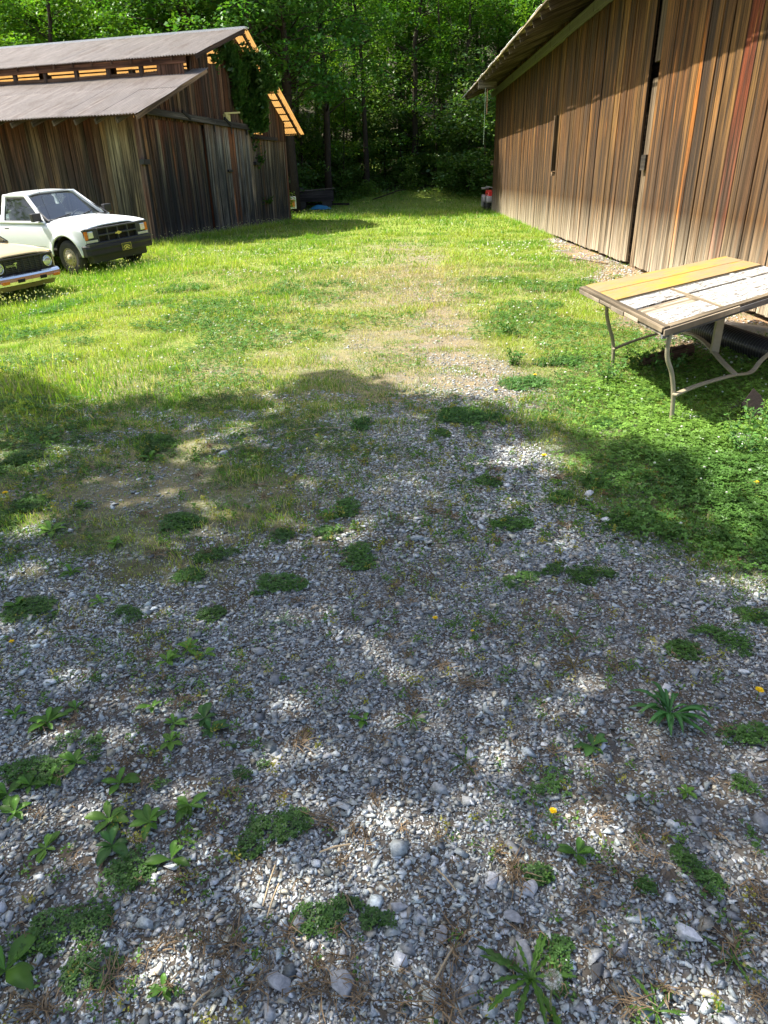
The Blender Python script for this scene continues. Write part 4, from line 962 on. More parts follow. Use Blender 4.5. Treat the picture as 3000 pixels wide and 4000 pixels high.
def sprigs_and_litter():
    # tiny upright weeds
    n = 2600; x, y = sample_xy(n, .8, 5.6, .1, lambda a, b: sst(.34, .56, fbm(a*1.8, b*1.8, 49, 3)))
    parts = []; X = []; Y = []; Z = []; CC = []; SS = []
    for i in range(len(x)):
        k = RNG.integers(10, 26); hgt = RNG.uniform(.012, .045)*(1 if y[i] < 3 else 1.3); f = RNG.uniform(0, 1, k)
        lx = RNG.normal(0, .010, k); ly = RNG.normal(0, .010, k); X.append(x[i]+lx); Y.append(y[i]+ly); Z.append(f*hgt)
        base = np.array([.10, .19, .035]) if RNG.random() < .75 else np.array([.28, .26, .05]); CC.append(base[None]*RNG.uniform(.6, 1.4, (k, 1))); SS.append(np.full(k, .012 if y[i] < 3 else .016))
    X, Y, Z, CC, SS = map(np.concatenate, (X, Y, Z, CC, SS)); n = len(X)
    parts.append(inst(LEAF_V, LEAF_F, np.stack([X, Y, gz(X, Y)+Z+.006], -1), rotmats(RNG.uniform(0, 6.3, n), RNG.normal(.9, .4, n), RNG.uniform(0, 6.3, n), n), SS*RNG.uniform(.6, 1.2, n), CC))
    V, F, C = merge(parts); tag(np_mesh('weed_sprigs', V, F, C, M_clover), 'tiny yellow green weeds sprouting between the stones', None, None, 'stuff')
    # brown dead grass clumps and stray stems
    spots = [(1720, 2605, 1), (1840, 2680, 1.3), (905, 3710, 1.3), (1266, 3213, 1), (1733, 3932, 1.7), (1793, 3655, 1.2), (2020, 3433, 1.2), (1711, 3281, .8), (1620, 2730, .8), (560, 2830, .7), (420, 3850, 1.2), (1180, 2900, 1), (2950, 3480, 1), (2430, 3930, 1.2), (1290, 3850, 1.3), (1000, 3860, 1), (1930, 1840, .8), (1700, 2000, .9),
             (2240, 2500, .8), (2400, 2620, .8), (900, 3100, .9), (1500, 2900, .7), (2500, 3260, .8), (1760, 2020, .7), (2180, 1870, .9), (2350, 3200, .7), (700, 3450, .8), (2280, 3560, .9), (150, 3950, 1), (2860, 3700, 1), (2600, 3880, .8), (1430, 3290, .7), (1880, 3090, .6), (650, 3700, .8)]
    for k in range(340):
        spots.append((RNG.uniform(0, 3000), RNG.uniform(1750, 3950), RNG.uniform(.25, .7)))
    m = MB(); rr = random.Random(9)
    for (u, v, s) in spots:
        c = unproj(u, v)
        if s < .6 and grassiness(c[:1], c[1:2])[0] > .8: continue
        rad = .055*s*(1 if c[1] < 3 else 1.4); kk = int((26 if s > .6 else 9)*max(s, .5))
        for j in range(kk):
            a = rr.uniform(0, 2*pi); L = rad*rr.uniform(.4, 1.3); px = c[0]+rr.gauss(0, rad*.25); py = c[1]+rr.gauss(0, rad*.25); g0 = float(gz(c[0], c[1]))+.010
            e = (px+cos(a)*L, py+sin(a)*L, g0+rr.uniform(.0, .022)*s); q = rr.uniform(.5, 1.3)
            r_ = rr.uniform(.0008, .0019)*(1 if c[1] < 3 else 1.5)
            m.tube([(px, py, g0), ((px+e[0])/2+rr.gauss(0, .006), (py+e[1])/2+rr.gauss(0, .006), g0+rr.uniform(.004, .020)), e], [r_, r_, r_*.5], 3, (.24*q, .165*q, .095*q), False)
    for (u, v, L, a) in ((1030, 3560, .12, 1.45), (1045, 3610, .10, 1.4), (1780, 3500, .08, 2.2), (1700, 3850, .1, 1.0), (1560, 2540, .06, .6), (1250, 3350, .09, .3), (780, 1690, .35, .1), (1170, 1690, .3, .15), (2500, 3630, .04, 1.4), (760, 3950, .05, .8)):
        c = unproj(u, v); m.tube([(c[0], c[1], .022), (c[0]+cos(a)*L*.5, c[1]+sin(a)*L*.5, .028), (c[0]+cos(a)*L, c[1]+sin(a)*L, .02)], .0026, 5, (.42, .32, .2))
    tag(m.build('dead_grass', M_dry), 'brown dead grass and stray stems lying on the gravel', None, None, 'stuff')
sprigs_and_litter()

# ------------------------------------------------------------------ single plants
def leaf_blade(m, base, az, L, W, lift, droop, col, wav=0.0, n=7, veins=True, lobes=0):
    """one broad leaf as a curved gridded surface, with a midrib fold"""
    rr = random.Random(int(az*1000)+int(L*1e5)); ca, sa = cos(az), sin(az); fs = []
    vs = []; cs = []
    for i in range(n+1):
        f = i/n
        wid = W*(sin(pi*min(1, f*.93+.04))**.75)*(.25+.75*min(1, f*2.6)) if not lobes else W*(.25+.75*f)*(1-f**4)*(1.0 if i % 2 else .45)
        if i == n: wid = W*.05
        r = L*f; z = lift*sin(min(1, f*1.1)*pi*.5)*1.0 - droop*f*f
        for j, sj in enumerate((-1, -.5, 0, .5, 1)):
            off = sj*wid/2; zz = z+abs(sj)*wid*.16+wav*sin(f*9+sj*3+az)*wid*.35
            vs.append((base[0]+ca*r-sa*off, base[1]+sa*r+ca*off, base[2]+zz))
            k = (1.0 if sj else 1.35)*(.9+.2*(abs(sj) == .5))*rr.uniform(.92, 1.08); cs.append(tuple(q*k for q in col))
    for i in range(n):
        for j in range(4): a = i*5+j; fs.append((a, a+1, a+6, a+5))
    m.add(vs, fs, cs)
PLN = [(655, 2590, .075, 5, 'pale green broadleaf rosette with long leaves in a fleck of sun'), (735, 2545, .07, 5, 'broadleaf rosette touching the sunlit one on its upper right'), (800, 2560, .05, 4, 'small broadleaf plant at the right end of the sunlit trio'),
    (597, 2766, .065, 4, 'broadleaf rosette just above the twin plants left of centre'), (800, 2810, .075, 6, 'dark broadleaf plant, upper one of the stacked pair left of centre'), (825, 2860, .07, 6, 'dark broadleaf plant, lower one of the stacked pair left of centre'), (680, 2830, .055, 5, 'small leafy rosette left of the stacked pair'),
    (669, 2902, .055, 5, 'bright little rosette below the stacked pair'), (1419, 2820, .055, 4, 'glossy three-leaved plant alone near the middle of the gravel'), (190, 2830, .085, 8, 'large flat broadleaf rosette near the left edge'), (300, 2775, .05, 4, 'small leafy plant right above the large flat rosette'), (60, 2800, .06, 5, 'broadleaf rosette cut by the left edge above the clover strip'),
    (298, 2985, .075, 6, 'broadleaf rosette at the right end of the long clover strip'), (200, 3050, .07, 6, 'broadleaf plant in the middle of the long clover strip'), (120, 3075, .07, 6, 'broadleaf plant near the left end of the long clover strip'), (30, 3110, .07, 6, 'broadleaf plant at the left picture edge below the strip'), (470, 3065, .075, 5, 'plant with two long upright leaves above the big rosette'),
    (430, 3210, .085, 7, 'big bright broadleaf rosette, upper one of a large pair'), (440, 3310, .08, 7, 'big dark broadleaf rosette, lower one of a large pair above the clover mat'), (585, 3220, .08, 6, 'broadleaf rosette with ribbed leaves right of the large pair'), (741, 3155, .075, 6, 'round leaved ribbed rosette right of the ribbed one'), (670, 3365, .08, 3, 'plant with one raised pointed leaf beside the clover mat'),
    (60, 3180, .07, 6, 'dull broadleaf rosette at the left edge'), (180, 3320, .06, 7, 'frilly pale green rosette in a patch of light'), (25, 3800, .12, 6, 'very large leaved rosette in the lower left corner'), (2314, 2920, .09, 5, 'dark rosette with wide leaves above the round clover mat'), (2255, 3345, .07, 6, 'glossy star shaped rosette on the right side gravel'),
    (200, 2080, .07, 6, 'yellow green rosette at the left in weak sun'), (320, 1980, .05, 5, 'small weed rosette left, below the lawn edge'), (450, 2130, .06, 6, 'pale upright rosette left of the trail of clover'), (590, 1795, .07, 6, 'low rosette on the boundary of lawn and gravel'), (280, 2240, .07, 6, 'light green leafy clump left of the gravel centre'), (390, 2355, .05, 5, 'bright small rosette left, standing upright'), (70, 2370, .06, 5, 'small leafy plant at the left edge beside the clover'),
    (1285, 2020, .05, 5, 'small weed in the shaded gravel below the lawn'), (2180, 1890, .05, 5, 'leafy weed near the sunny brown patch'), (2320, 2000, .06, 5, 'broad leaf weed at the edge of the clover bed'), (640, 3875, .05, 5, 'small oval leaved weed at the bottom left'), (2680, 3100, .04, 6, 'tiny pale green rosette on the right side gravel')]
def plantains():
    for (u, v, R, nl, lab) in PLN:
        c = unproj(u, v); rr = random.Random(u*7+v); s = 1.0 if c[1] < 2.2 else 1.15 if c[1] < 3 else 1.5
        z = float(gz(c[0], c[1]))+.008; m = MB(); g = (.062, .135, .020) if 'dark' not in lab else (.038, .092, .022)
        if 'bright' in lab or 'pale' in lab or 'sun' in lab: g = (.095, .18, .028)  # pale leaves, and sunlight painted into the colour of rosettes in sun
        a0 = rr.uniform(0, 6)
        for k in range(nl):
            az = a0+k*2*pi/nl+rr.uniform(-.5, .5); L = R*s*rr.uniform(.5, 1.0); up = rr.uniform(.05, .35)
            q = rr.uniform(.8, 1.25); leaf_blade(m, (0, 0, 0), az, L, L*rr.uniform(.34, .50), L*up, L*up*.55, tuple(x*q for x in g), .12)
        for k in range(2):
            az = rr.uniform(0, 6); L = R*s*.5; leaf_blade(m, (0, 0, .004), az, L, L*.5, L*.8, L*.1, tuple(x*1.5 for x in g), .1)
        o = m.build('weed_rosette', M_clover, None, True); o.location = (c[0], c[1], z); tag(o, lab, 'weed', 'broadleaf weeds growing in the gravel')
    # toothed dandelion rosettes
    DN = [(1609, 2822, .075, 9, .4, 'toothed dandelion rosette right of the three-leaved plant'), (1815, 2985, .085, 5, .5, 'thin dandelion plant with one tall upright leaf'), (2245, 2500, .085, 9, .35, 'spiky dandelion rosette below the right clover tail'), (2240, 2610, .07, 9, .35, 'reddish dandelion rosette under the spiky one'), (1110, 2430, .07, 9, .35, 'grayish toothed rosette in the middle left gravel'),
          (1800, 1895, .085, 9, .5, 'bright green dandelion rosette in the shaded middle'), (2150, 3200, .055, 7, .35, 'dandelion leaves under the yellow flower beside the round clover mat'), (1780, 2440, .07, 8, .35, 'dandelion rosette near the small yellow flower'), (1930, 2420, .07, 8, .4, 'dandelion rosette right of the small yellow flower'), (2070, 3830, .15, 14, .3, 'large ragged dandelion rosette at the bottom with the seed clock'), (2860, 3750, .08, 8, .3, 'ragged weed at the lower right'), (2560, 3960, .09, 9, .3, 'ragged dandelion leaves at the bottom edge')]
    for (u, v, R, nl, up, lab) in DN:
        c = unproj(u, v); rr = random.Random(u+v); s = 1.0 if c[1] < 2.6 else 1.3; m = MB()
        g = (.055, .115, .018) if 'reddish' not in lab else (.12, .09, .035)
        if 'grayish' in lab: g = (.11, .17, .10)
        for k in range(nl):
            az = k*2*pi/nl+rr.uniform(-.4, .4); L = R*s*rr.uniform(.5, 1.05); q = rr.uniform(.75, 1.3); u_ = up*rr.uniform(.3, 1.4)
            leaf_blade(m, (0, 0, 0), az, L, L*.24, L*u_, L*u_*.5, tuple(x*q for x in g), .3, 12, True, 1)
        o = m.build('dandelion_leaves', M_clover, None, False); o.location = (c[0], c[1], float(gz(c[0], c[1]))+.008); tag(o, lab, 'weed', 'dandelion rosettes in the gravel')
    # long bladed rosette
    c = unproj(2610, 2800); rr = random.Random(3); m = MB()
    for k in range(38):
        az = rr.uniform(0, 6.3); L = .12*rr.uniform(.6, 1.2); u_ = rr.uniform(.15, .95); q = rr.uniform(.7, 1.25); leaf_blade(m, (rr.gauss(0, .006), rr.gauss(0, .006), 0), az, L, L*.13, L*u_, L*u_*.6, (.05*q, .14*q, .035*q), 0)
    o = m.build('narrow_leaf_plant', M_clover, None, False); o.location = (c[0], c[1], .008); tag(o, 'large tuft of narrow pointed leaves on the right side gravel', 'weed')
    # yellow dandelion flowers
    FL = [(1700, 2413, .045, 'small yellow dandelion flower in the middle of the gravel'), (2160, 3168, .03, 'yellow dandelion flower at the foot of the round clover mat'), (2965, 2698, .05, 'large yellow dandelion flower near the right edge'), (2125, 1780, .05, 'orange yellow flower in the sunny brown patch'), (2955, 1885, .06, 'yellow flower standing in the clover bed'),
          (2090, 1465, .05, 'yellow flower on the lawn right of the bare strip'), (1575, 1383, .05, 'tiny yellow flower on the bare pale strip'), (45, 2505, .02, 'yellow flower at the left edge by the clover'), (1938, 1525, .04, 'yellow flower on the edge of the tree shade'), (1845, 2462, .03, 'tiny orange bud beside the dandelion rosette'), (20, 1925, .05, 'yellow flower at the far left in the weeds')]
    for (u, v, h, lab) in FL:
        c0 = unproj(u, v, h); r = (.016 if 'large' in lab else .0075 if 'tiny' in lab else .012)*(1.0 if c0[1] < 3 else 1.5); rr = random.Random(u)
        t = thing('dandelion_flower', lab, 'flower', (c0[0], c0[1], float(gz(c0[0], c0[1]))), 0, 'yellow dandelion flowers')
        m = MB()
        for ring, (R, n, zz) in enumerate(((1, 16, 0), (.75, 13, .2), (.45, 9, .35))):
            for k in range(n):
                a = 2*pi*k/n+ring*.3; q = rr.uniform(.85, 1.15); w_ = .22
                m.add([(0, 0, h+zz*r), (cos(a-w_)*r*R*.8, sin(a-w_)*r*R*.8, h+(zz+.22)*r), (cos(a)*r*R*q, sin(a)*r*R*q, h+(zz+.25)*r), (cos(a+w_)*r*R*.8, sin(a+w_)*r*R*.8, h+(zz+.22)*r)], [(0, 1, 2, 3)], (.82*q, .56*q, .015))
        m.build('petals', M_petal, t)
        m = MB(); m.tube([(0, 0, 0), (.002, .003, h*.5), (0, 0, h)], .0014, 5, (.12, .2, .05)); m.tube([(0, 0, h-r*.5), (0, 0, h+.001)], [r*.2, r*.45], 8, (.08, .18, .04)); m.build('stem', M_clover, t)
    # seed clock
    c = unproj(2161, 3825, .11); t = thing('dandelion_clock', 'fluffy white dandelion seed head on a leaning stalk at the bottom', 'flower', (c[0], c[1], 0))
    m = MB(); rr = random.Random(5)
    for k in range(230):
        d = Vector((rr.gauss(0, 1), rr.gauss(0, 1), rr.gauss(0, 1)+.25)).normalized()
        if d.x < -.2 and d.z > .55 or (d.z > .9): continue
        p = Vector((0, 0, .11)); e = p+d*.019*rr.uniform(.9, 1.08); m.tube([p+d*.003, e], .00018, 3, (.5, .45, .38), False)
        x = d.orthogonal().normalized(); y = d.cross(x)
        for j in range(7):
            a = j*2*pi/7; f_ = (x*cos(a)+y*sin(a))*.0042+d*.0016; s_ = (x*sin(a)-y*cos(a))*.00022
            m.add([e-s_, e+s_, e+f_], [(0, 1, 2)], (.82, .82, .78))
    m.build('seed_fluff', M_petal, t)
    m = MB(); m.lathe([(.0005, .105), (.004, .107), (.0045, .111), (.0005, .115)], 'z', 10, None, (.28, .18, .09)); m.tube([(.0, -.025, 0), (-.004, -.012, .055), (0, 0, .107)], .0022, 6, (.22, .22, .10)); m.build('stem', M_clover, t)
plantains()

# a few large stones
def stones():
    P = hull_protos(5, 14, .55, 21)
    ST = [(2676, 3660, .050, .5, 'whitish flat stone, the palest large one on the right'), (2070, 3480, .034, .36, 'squarish light gray stone in front of the brown grass tuft'), (2010, 3590, .034, .27, 'light striped stone lower middle right'), (1920, 3445, .030, .40, 'small blocky pale stone beside the brown tuft'),
          (400, 3800, .045, .13, 'dark slab of stone at the lower left'), (2320, 3800, .036, .08, 'dark upright slate beside the clover and seed clock'), (1725, 3660, .030, .26, 'rounded gray stone left of the brown root tuft'), (2040, 3730, .042, .25, 'gray ridged stone above the ragged dandelion'),
          (1180, 3600, .035, .24, 'tilted gray stone beside the clover mat'), (1090, 3850, .045, .28, 'wide pale stone at the bottom left of centre'), (870, 1775, .05, .42, 'pale flat stone near the lawn edge'), (2370, 2040, .045, .5, 'pale stone at the edge of the clover bed'), (2690, 1640, .09, .62, 'white rock beside the bent table leg'), (2900, 1745, .13, .55, 'long white rock under the table shadow'), (2300, 1930, .04, .5, 'small white stone in the clover'),
          (1555, 3560, .033, .30, 'gray wedge stone in the centre bottom'), (1340, 3850, .05, .27, 'broad gray stone near the bottom centre'), (1500, 2455, .025, .45, 'pale pebble by the yellow flower'), (2600, 2690, .03, .42, 'light stone on the right side')]
    for i, (u, v, s, g, lab) in enumerate(ST):
        c = unproj(u, v); pv, pf = P[i % 5]; rr = random.Random(i)
        V, F, C = inst(pv, pf, np.array([[0, 0, s*.22]]), rotmats(np.array([rr.uniform(0, 6)]), np.array([rr.uniform(0, .25)]), np.array([rr.uniform(0, 6)]), 1), np.array([[s*1.1, s*.75, s*.8]]), np.array([[g, g*1.0, g*1.03]]))
        o = np_mesh('stone', V, F, C, M_stone); o.location = (c[0], c[1], float(gz(c[0], c[1]))); b = o.modifiers.new('b', 'BEVEL'); b.width = s*.06; b.segments = 2
        tag(o, lab, 'stone', 'larger stones among the gravel')
stones()

# ------------------------------------------------------------------ work table with panelled door top
def table():
    A = np.array([1.784, 6.757]); Bp = np.array([1.869, 4.828])      # left back and left front corners
    ang = atan2(*(Bp-A)[::-1])                                        # direction of the left edge
    cen = thing('work_table', 'weathered yellow and white panelled door laid on bent metal legs as a table', 'table', (A[0], A[1], 0))
    ex = Vector((2.6417, 3.0323, 0)).normalized()*0; 
    # world direction along the long side (from the photograph's back edge) and the short side
    L = Vector((.985, .17, 0)) if False else Vector((2.64, 3.03, 0)).normalized()
    fr = Vector((1.164, .921, 0)).normalized(); L = (L+fr).normalized(); S = Vector((Bp[0]-A[0], Bp[1]-A[1], 0)); Wd = S.length; S.normalize()
    LEN = 3.2; zt = .735
    def T(l, s, z): p = L*l+S*s; return (p.x, p.y, z)
    def slab(m, l0, l1, s0, s1, z0, z1, col, axis=0):
        r = random.random()*30; vs = [T(l, s, z) for z in (z0, z1) for (l, s) in ((l0, s0), (l1, s0), (l1, s1), (l0, s1))]
        lp = [(l, s) for z in (0, 1) for (l, s) in ((l0, s0), (l1, s0), (l1, s1), (l0, s1))]
        wp = [((q[1] if axis == 0 else q[0])+r, (q[0] if axis == 0 else q[1])+2.0, r) for q in lp]
        m.add(vs, [(0, 3, 2, 1), (4, 5, 6, 7), (0, 1, 5, 4), (1, 2, 6, 5), (2, 3, 7, 6), (3, 0, 4, 7)], col, wp)
    tanw = (.26, .205, .135); gray = (.17, .155, .13)
    # base door: stiles and rails
    m = MB()
    slab(m, 0, LEN, 0, Wd-.022, zt-.055, zt-.03, (.24, .21, .17))
    m.build('lower_board', wood_mat('grey_plank', (.3, .3, .3), .01, 0, dark=.4, contrast=.8), cen, bevel=.004)
    m = MB()
    slab(m, -.015, .10, -.01, Wd, zt-.03, zt+.004, tanw, 1)
    slab(m, .10, LEN, Wd-.07, Wd+.01, zt-.03, zt+.002, tanw)
    slab(m, .13, LEN, .84, .87, zt-.03, zt-.004, gray)
    slab(m, .99, 1.06, .87, Wd-.07, zt-.03, zt+.001, tanw, 1); slab(m, 2.30, 2.38, .87, Wd-.07, zt-.03, zt+.001, (.33, .34, .34), 1)
    slab(m, 1.06, 2.30, 1.18, 1.22, zt-.03, zt-.001, gray); slab(m, 2.38, LEN, 1.18, 1.22, zt-.03, zt-.001, gray)
    slab(m, .16, .96, 1.25, 1.50, zt-.03, zt-.012, (.34, .28, .20))
    for k in range(5): slab(m, -.02-.006*(k % 2), .0, .3*k, .3*k+.29, zt-.05+.005*(k % 3), zt-.016, (.36, .30, .22), 1)
    m.build('door_frame', wood_mat('bare_tan_wood', (.3, .3, .3), .01, 0, dark=.45, contrast=.9), cen, bevel=.003)
    # white flaking panels
    m_, t = mat('flaking_white_paint'); N = NT(t); wp = N.attr('wp', 'Vector')
    n1 = N.noise(N.vscale(wp, (34, 7, 0)), 1, 6, .7, 1.0); n2 = N.noise(N.vscale(wp, (120, 14, 0)), 1, 3, .6); n3 = N.noise(N.vscale(wp, (3, 1.5, 0)), 1, 3)
    k = N.math('ADD', N.math('MULTIPLY', n1, .75), N.math('MULTIPLY', n2, .25)); k = N.math('ADD', k, N.math('MULTIPLY', n3, .12))
    c = N.mix(N.ramp(k, [(.50, 1), (.54, 0)]), (.44, .445, .44), (.14, .12, .09))
    c = N.mix(N.ramp(N.noise(N.vscale(wp, (70, 6, 0)), 1, 5, .7, .6), [(.44, 1), (.49, 0)]), c, (.09, .075, .06)); N.out(N.princ(c, .75, 0, N.bump(k, .008, 1), .3))
    m = MB()
    slab(m, .10, .99, .88, 1.22, zt-.03, zt-.006, (.7, .7, .7)); slab(m, 1.06, 2.30, .88, 1.18, zt-.03, zt-.008, (.7, .7, .7)); slab(m, 1.06, 2.30, 1.22, Wd-.07, zt-.03, zt-.007, (.7, .7, .7)); slab(m, 2.38, LEN, .88, 1.18, zt-.03, zt-.008, (.7, .7, .7)); slab(m, 2.38, LEN, 1.22, Wd-.07, zt-.03, zt-.008, (.7, .7, .7))
    slab(m, .10, 1.06, 1.50, Wd-.07, zt-.03, zt-.003, (.7, .7, .7))
    m.build('white_panels', m_, cen)
    # yellow board
    m_, t = mat('worn_yellow_paint'); N = NT(t); wp = N.attr('wp', 'Vector')
    n1 = N.noise(N.vscale(wp, (3.2, 1.1, 0)), 1, 6, .65); n2 = N.noise(N.vscale(wp, (60, 3, 0)), 1, 5, .65)
    y_ = N.mix(n2, (.25, .145, .02), (.43, .285, .055)); c = N.mix(N.ramp(N.math('ADD', N.math('MULTIPLY', n1, .8), N.math('MULTIPLY', n2, .4)), [(.515, 0), (.64, .9)]), y_, N.mix(n2, (.12, .08, .045), (.36, .26, .15)))
    N.out(N.princ(c, .8, 0, N.bump(n2, .004), .25))
    m = MB(); slab(m, .09, LEN-.02, 0.0, .42, zt-.03, zt+.010, (.6, .4, .1)); slab(m, .09, LEN-.02, .425, .84, zt-.03, zt+.008, (.6, .4, .1)); m.build('yellow_board', m_, cen, bevel=.004)
    # side edge
    m = MB(); slab(m, .0, 1.25, Wd+.012, Wd+.035, zt-.05, zt-.008, (.42, .34, .24)); slab(m, 1.25, LEN, Wd+.012, Wd+.03, zt-.05, zt-.02, (.17, .16, .15)); slab(m, 0, LEN, Wd-.02, Wd+.010, zt-.075, zt-.047, (.15, .155, .16)); m.build('edge_rail', M_beam, cen, bevel=.003)
    ml = simple('worn_painted_steel', (.27, .235, .155), .6, .1, .35, 18, .001)
    o3 = Vector((A[0], A[1], 0))
    def W(x, y, z): return Vector((x, y, z))-o3
    ri = lambda u, v, z: Vector(tuple(unproj(u, v, z)))-o3
    def leg(pts): m = MB(); m.tube(pts, .017, 8); return m.build('leg', ml, cen, True)
    def curve(P, n=14):     # Catmull-Rom through points
        P = [P[0]]+P+[P[-1]]; out = []
        for i in range(1, len(P)-2):
            for k in range(n):
                t = k/n; p0, p1, p2, p3 = P[i-1:i+3]; out.append(.5*((2*p1)+(-p0+p2)*t+(2*p0-5*p1+4*p2-p3)*t*t+(-p0+3*p1-3*p2+p3)*t**3))
        return out+[P[-2]]
    C6 = 850/1659.
    def ry(u, v, y):        # point of the photograph measured at a known depth y
        d = RT*((2150+u*C6-1500)/FPX) + UP*(-(900+v*C6-2000)/FPX) + FW; t = y/d[1]; return Vector((d[0]*t, y, CAM_H+d[2]*t))-o3
    fl = Vector((2.066, 4.91, 0))-o3; bl = Vector((2.148, 6.62, 0))-o3
    F_ = [ry(u, v, 4.90) for u, v in ((912, 1505), (928, 1390), (937, 1230), (925, 1090), (893, 980), (895, 880), (925, 745))]; leg(curve(F_, 6))
    B_ = [ry(u, v, 6.60) for u, v in ((470, 1050), (480, 930), (474, 830), (450, 740), (430, 640), (435, 550))]; leg(curve(B_, 6))
    f2 = fl+L*2.25; b2 = bl+L*2.25
    leg(curve([f2+Vector((.0, 0, -.03)), f2+Vector((-.04, 0, .20)), f2+Vector((0, 0, .36)), f2+Vector((.07, 0, .50)), f2+Vector((.06, 0, .66))], 6))
    leg(curve([b2+Vector((.0, 0, -.03)), b2+Vector((-.04, 0, .20)), b2+Vector((0, 0, .36)), b2+Vector((.07, 0, .50)), b2+Vector((.06, 0, .66))], 6))
    def flat(P, w=.038, t=.016):
        m = MB(); P = curve(P, 10); vs = []; fs = []
        for i, p in enumerate(P):
            d = (P[min(i+1, len(P)-1)]-P[max(0, i-1)]).normalized(); x = d.cross(Vector((0, 0, 1))).normalized(); u = x.cross(d)
            for (a_, b_) in ((-1, -1), (1, -1), (1, 1), (-1, 1)): vs.append(p+x*a_*w/2+u*b_*t/2)
        for i in range(len(P)-1):
            for k in range(4): fs.append((i*4+k, i*4+(k+1) % 4, i*4+4+(k+1) % 4, i*4+4+k))
        fs += [(3, 2, 1, 0), tuple(len(vs)-4+k for k in range(4))]
        m.add(vs, fs); return m.build('stretcher', ml, cen, True, .003)
    sl_ = L.y/L.x
    def rp(u, v, y0, x0): # on the upright plane through (x0, y0) along the table
        d = RT*((2150+u*C6-1500)/FPX) + UP*(-(900+v*C6-2000)/FPX) + FW; t = (y0-sl_*x0)/(d[1]-sl_*d[0]); return Vector((d[0]*t, d[1]*t, CAM_H+d[2]*t))-o3
    FA = [rp(u, v, 4.9, 2.08) for u, v in ((945, 1255), (1100, 1190), (1250, 1142), (1400, 1103), (1530, 1080))]; e_ = f2+Vector((-.04, 0, .26))
    flat(FA+[FA[-1].lerp(e_, .3)+Vector((0, 0, .03)), e_])
    BA = [rp(u, v, 6.6, 2.15) for u, v in ((480, 905), (620, 848), (760, 803), (870, 776), (985, 757))]; g_ = b2+Vector((-.04, 0, .30))
    flat(BA+[BA[-1].lerp(g_, .3)+Vector((0, 0, .02)), BA[-1].lerp(g_, .65), g_], .03)
    ya, yb_ = (BA[-1]+o3).y, (FA[3]+o3).y
    ST = [ry(u, v, ya+(yb_-ya)*f) for u, v, f in ((985, 770, 0), (1110, 808, .3), (1210, 885, .55), (1300, 990, .78), (1410, 1100, 1))]; flat(ST, .048)
    pp = ST[2].lerp(ST[3], .4); m = MB(); m.box((pp.x-.03, pp.y-.02, pp.z-.01), (pp.x+.04, pp.y+.02, zt-.05)); m.build('post', ml, cen, bevel=.004)
table()

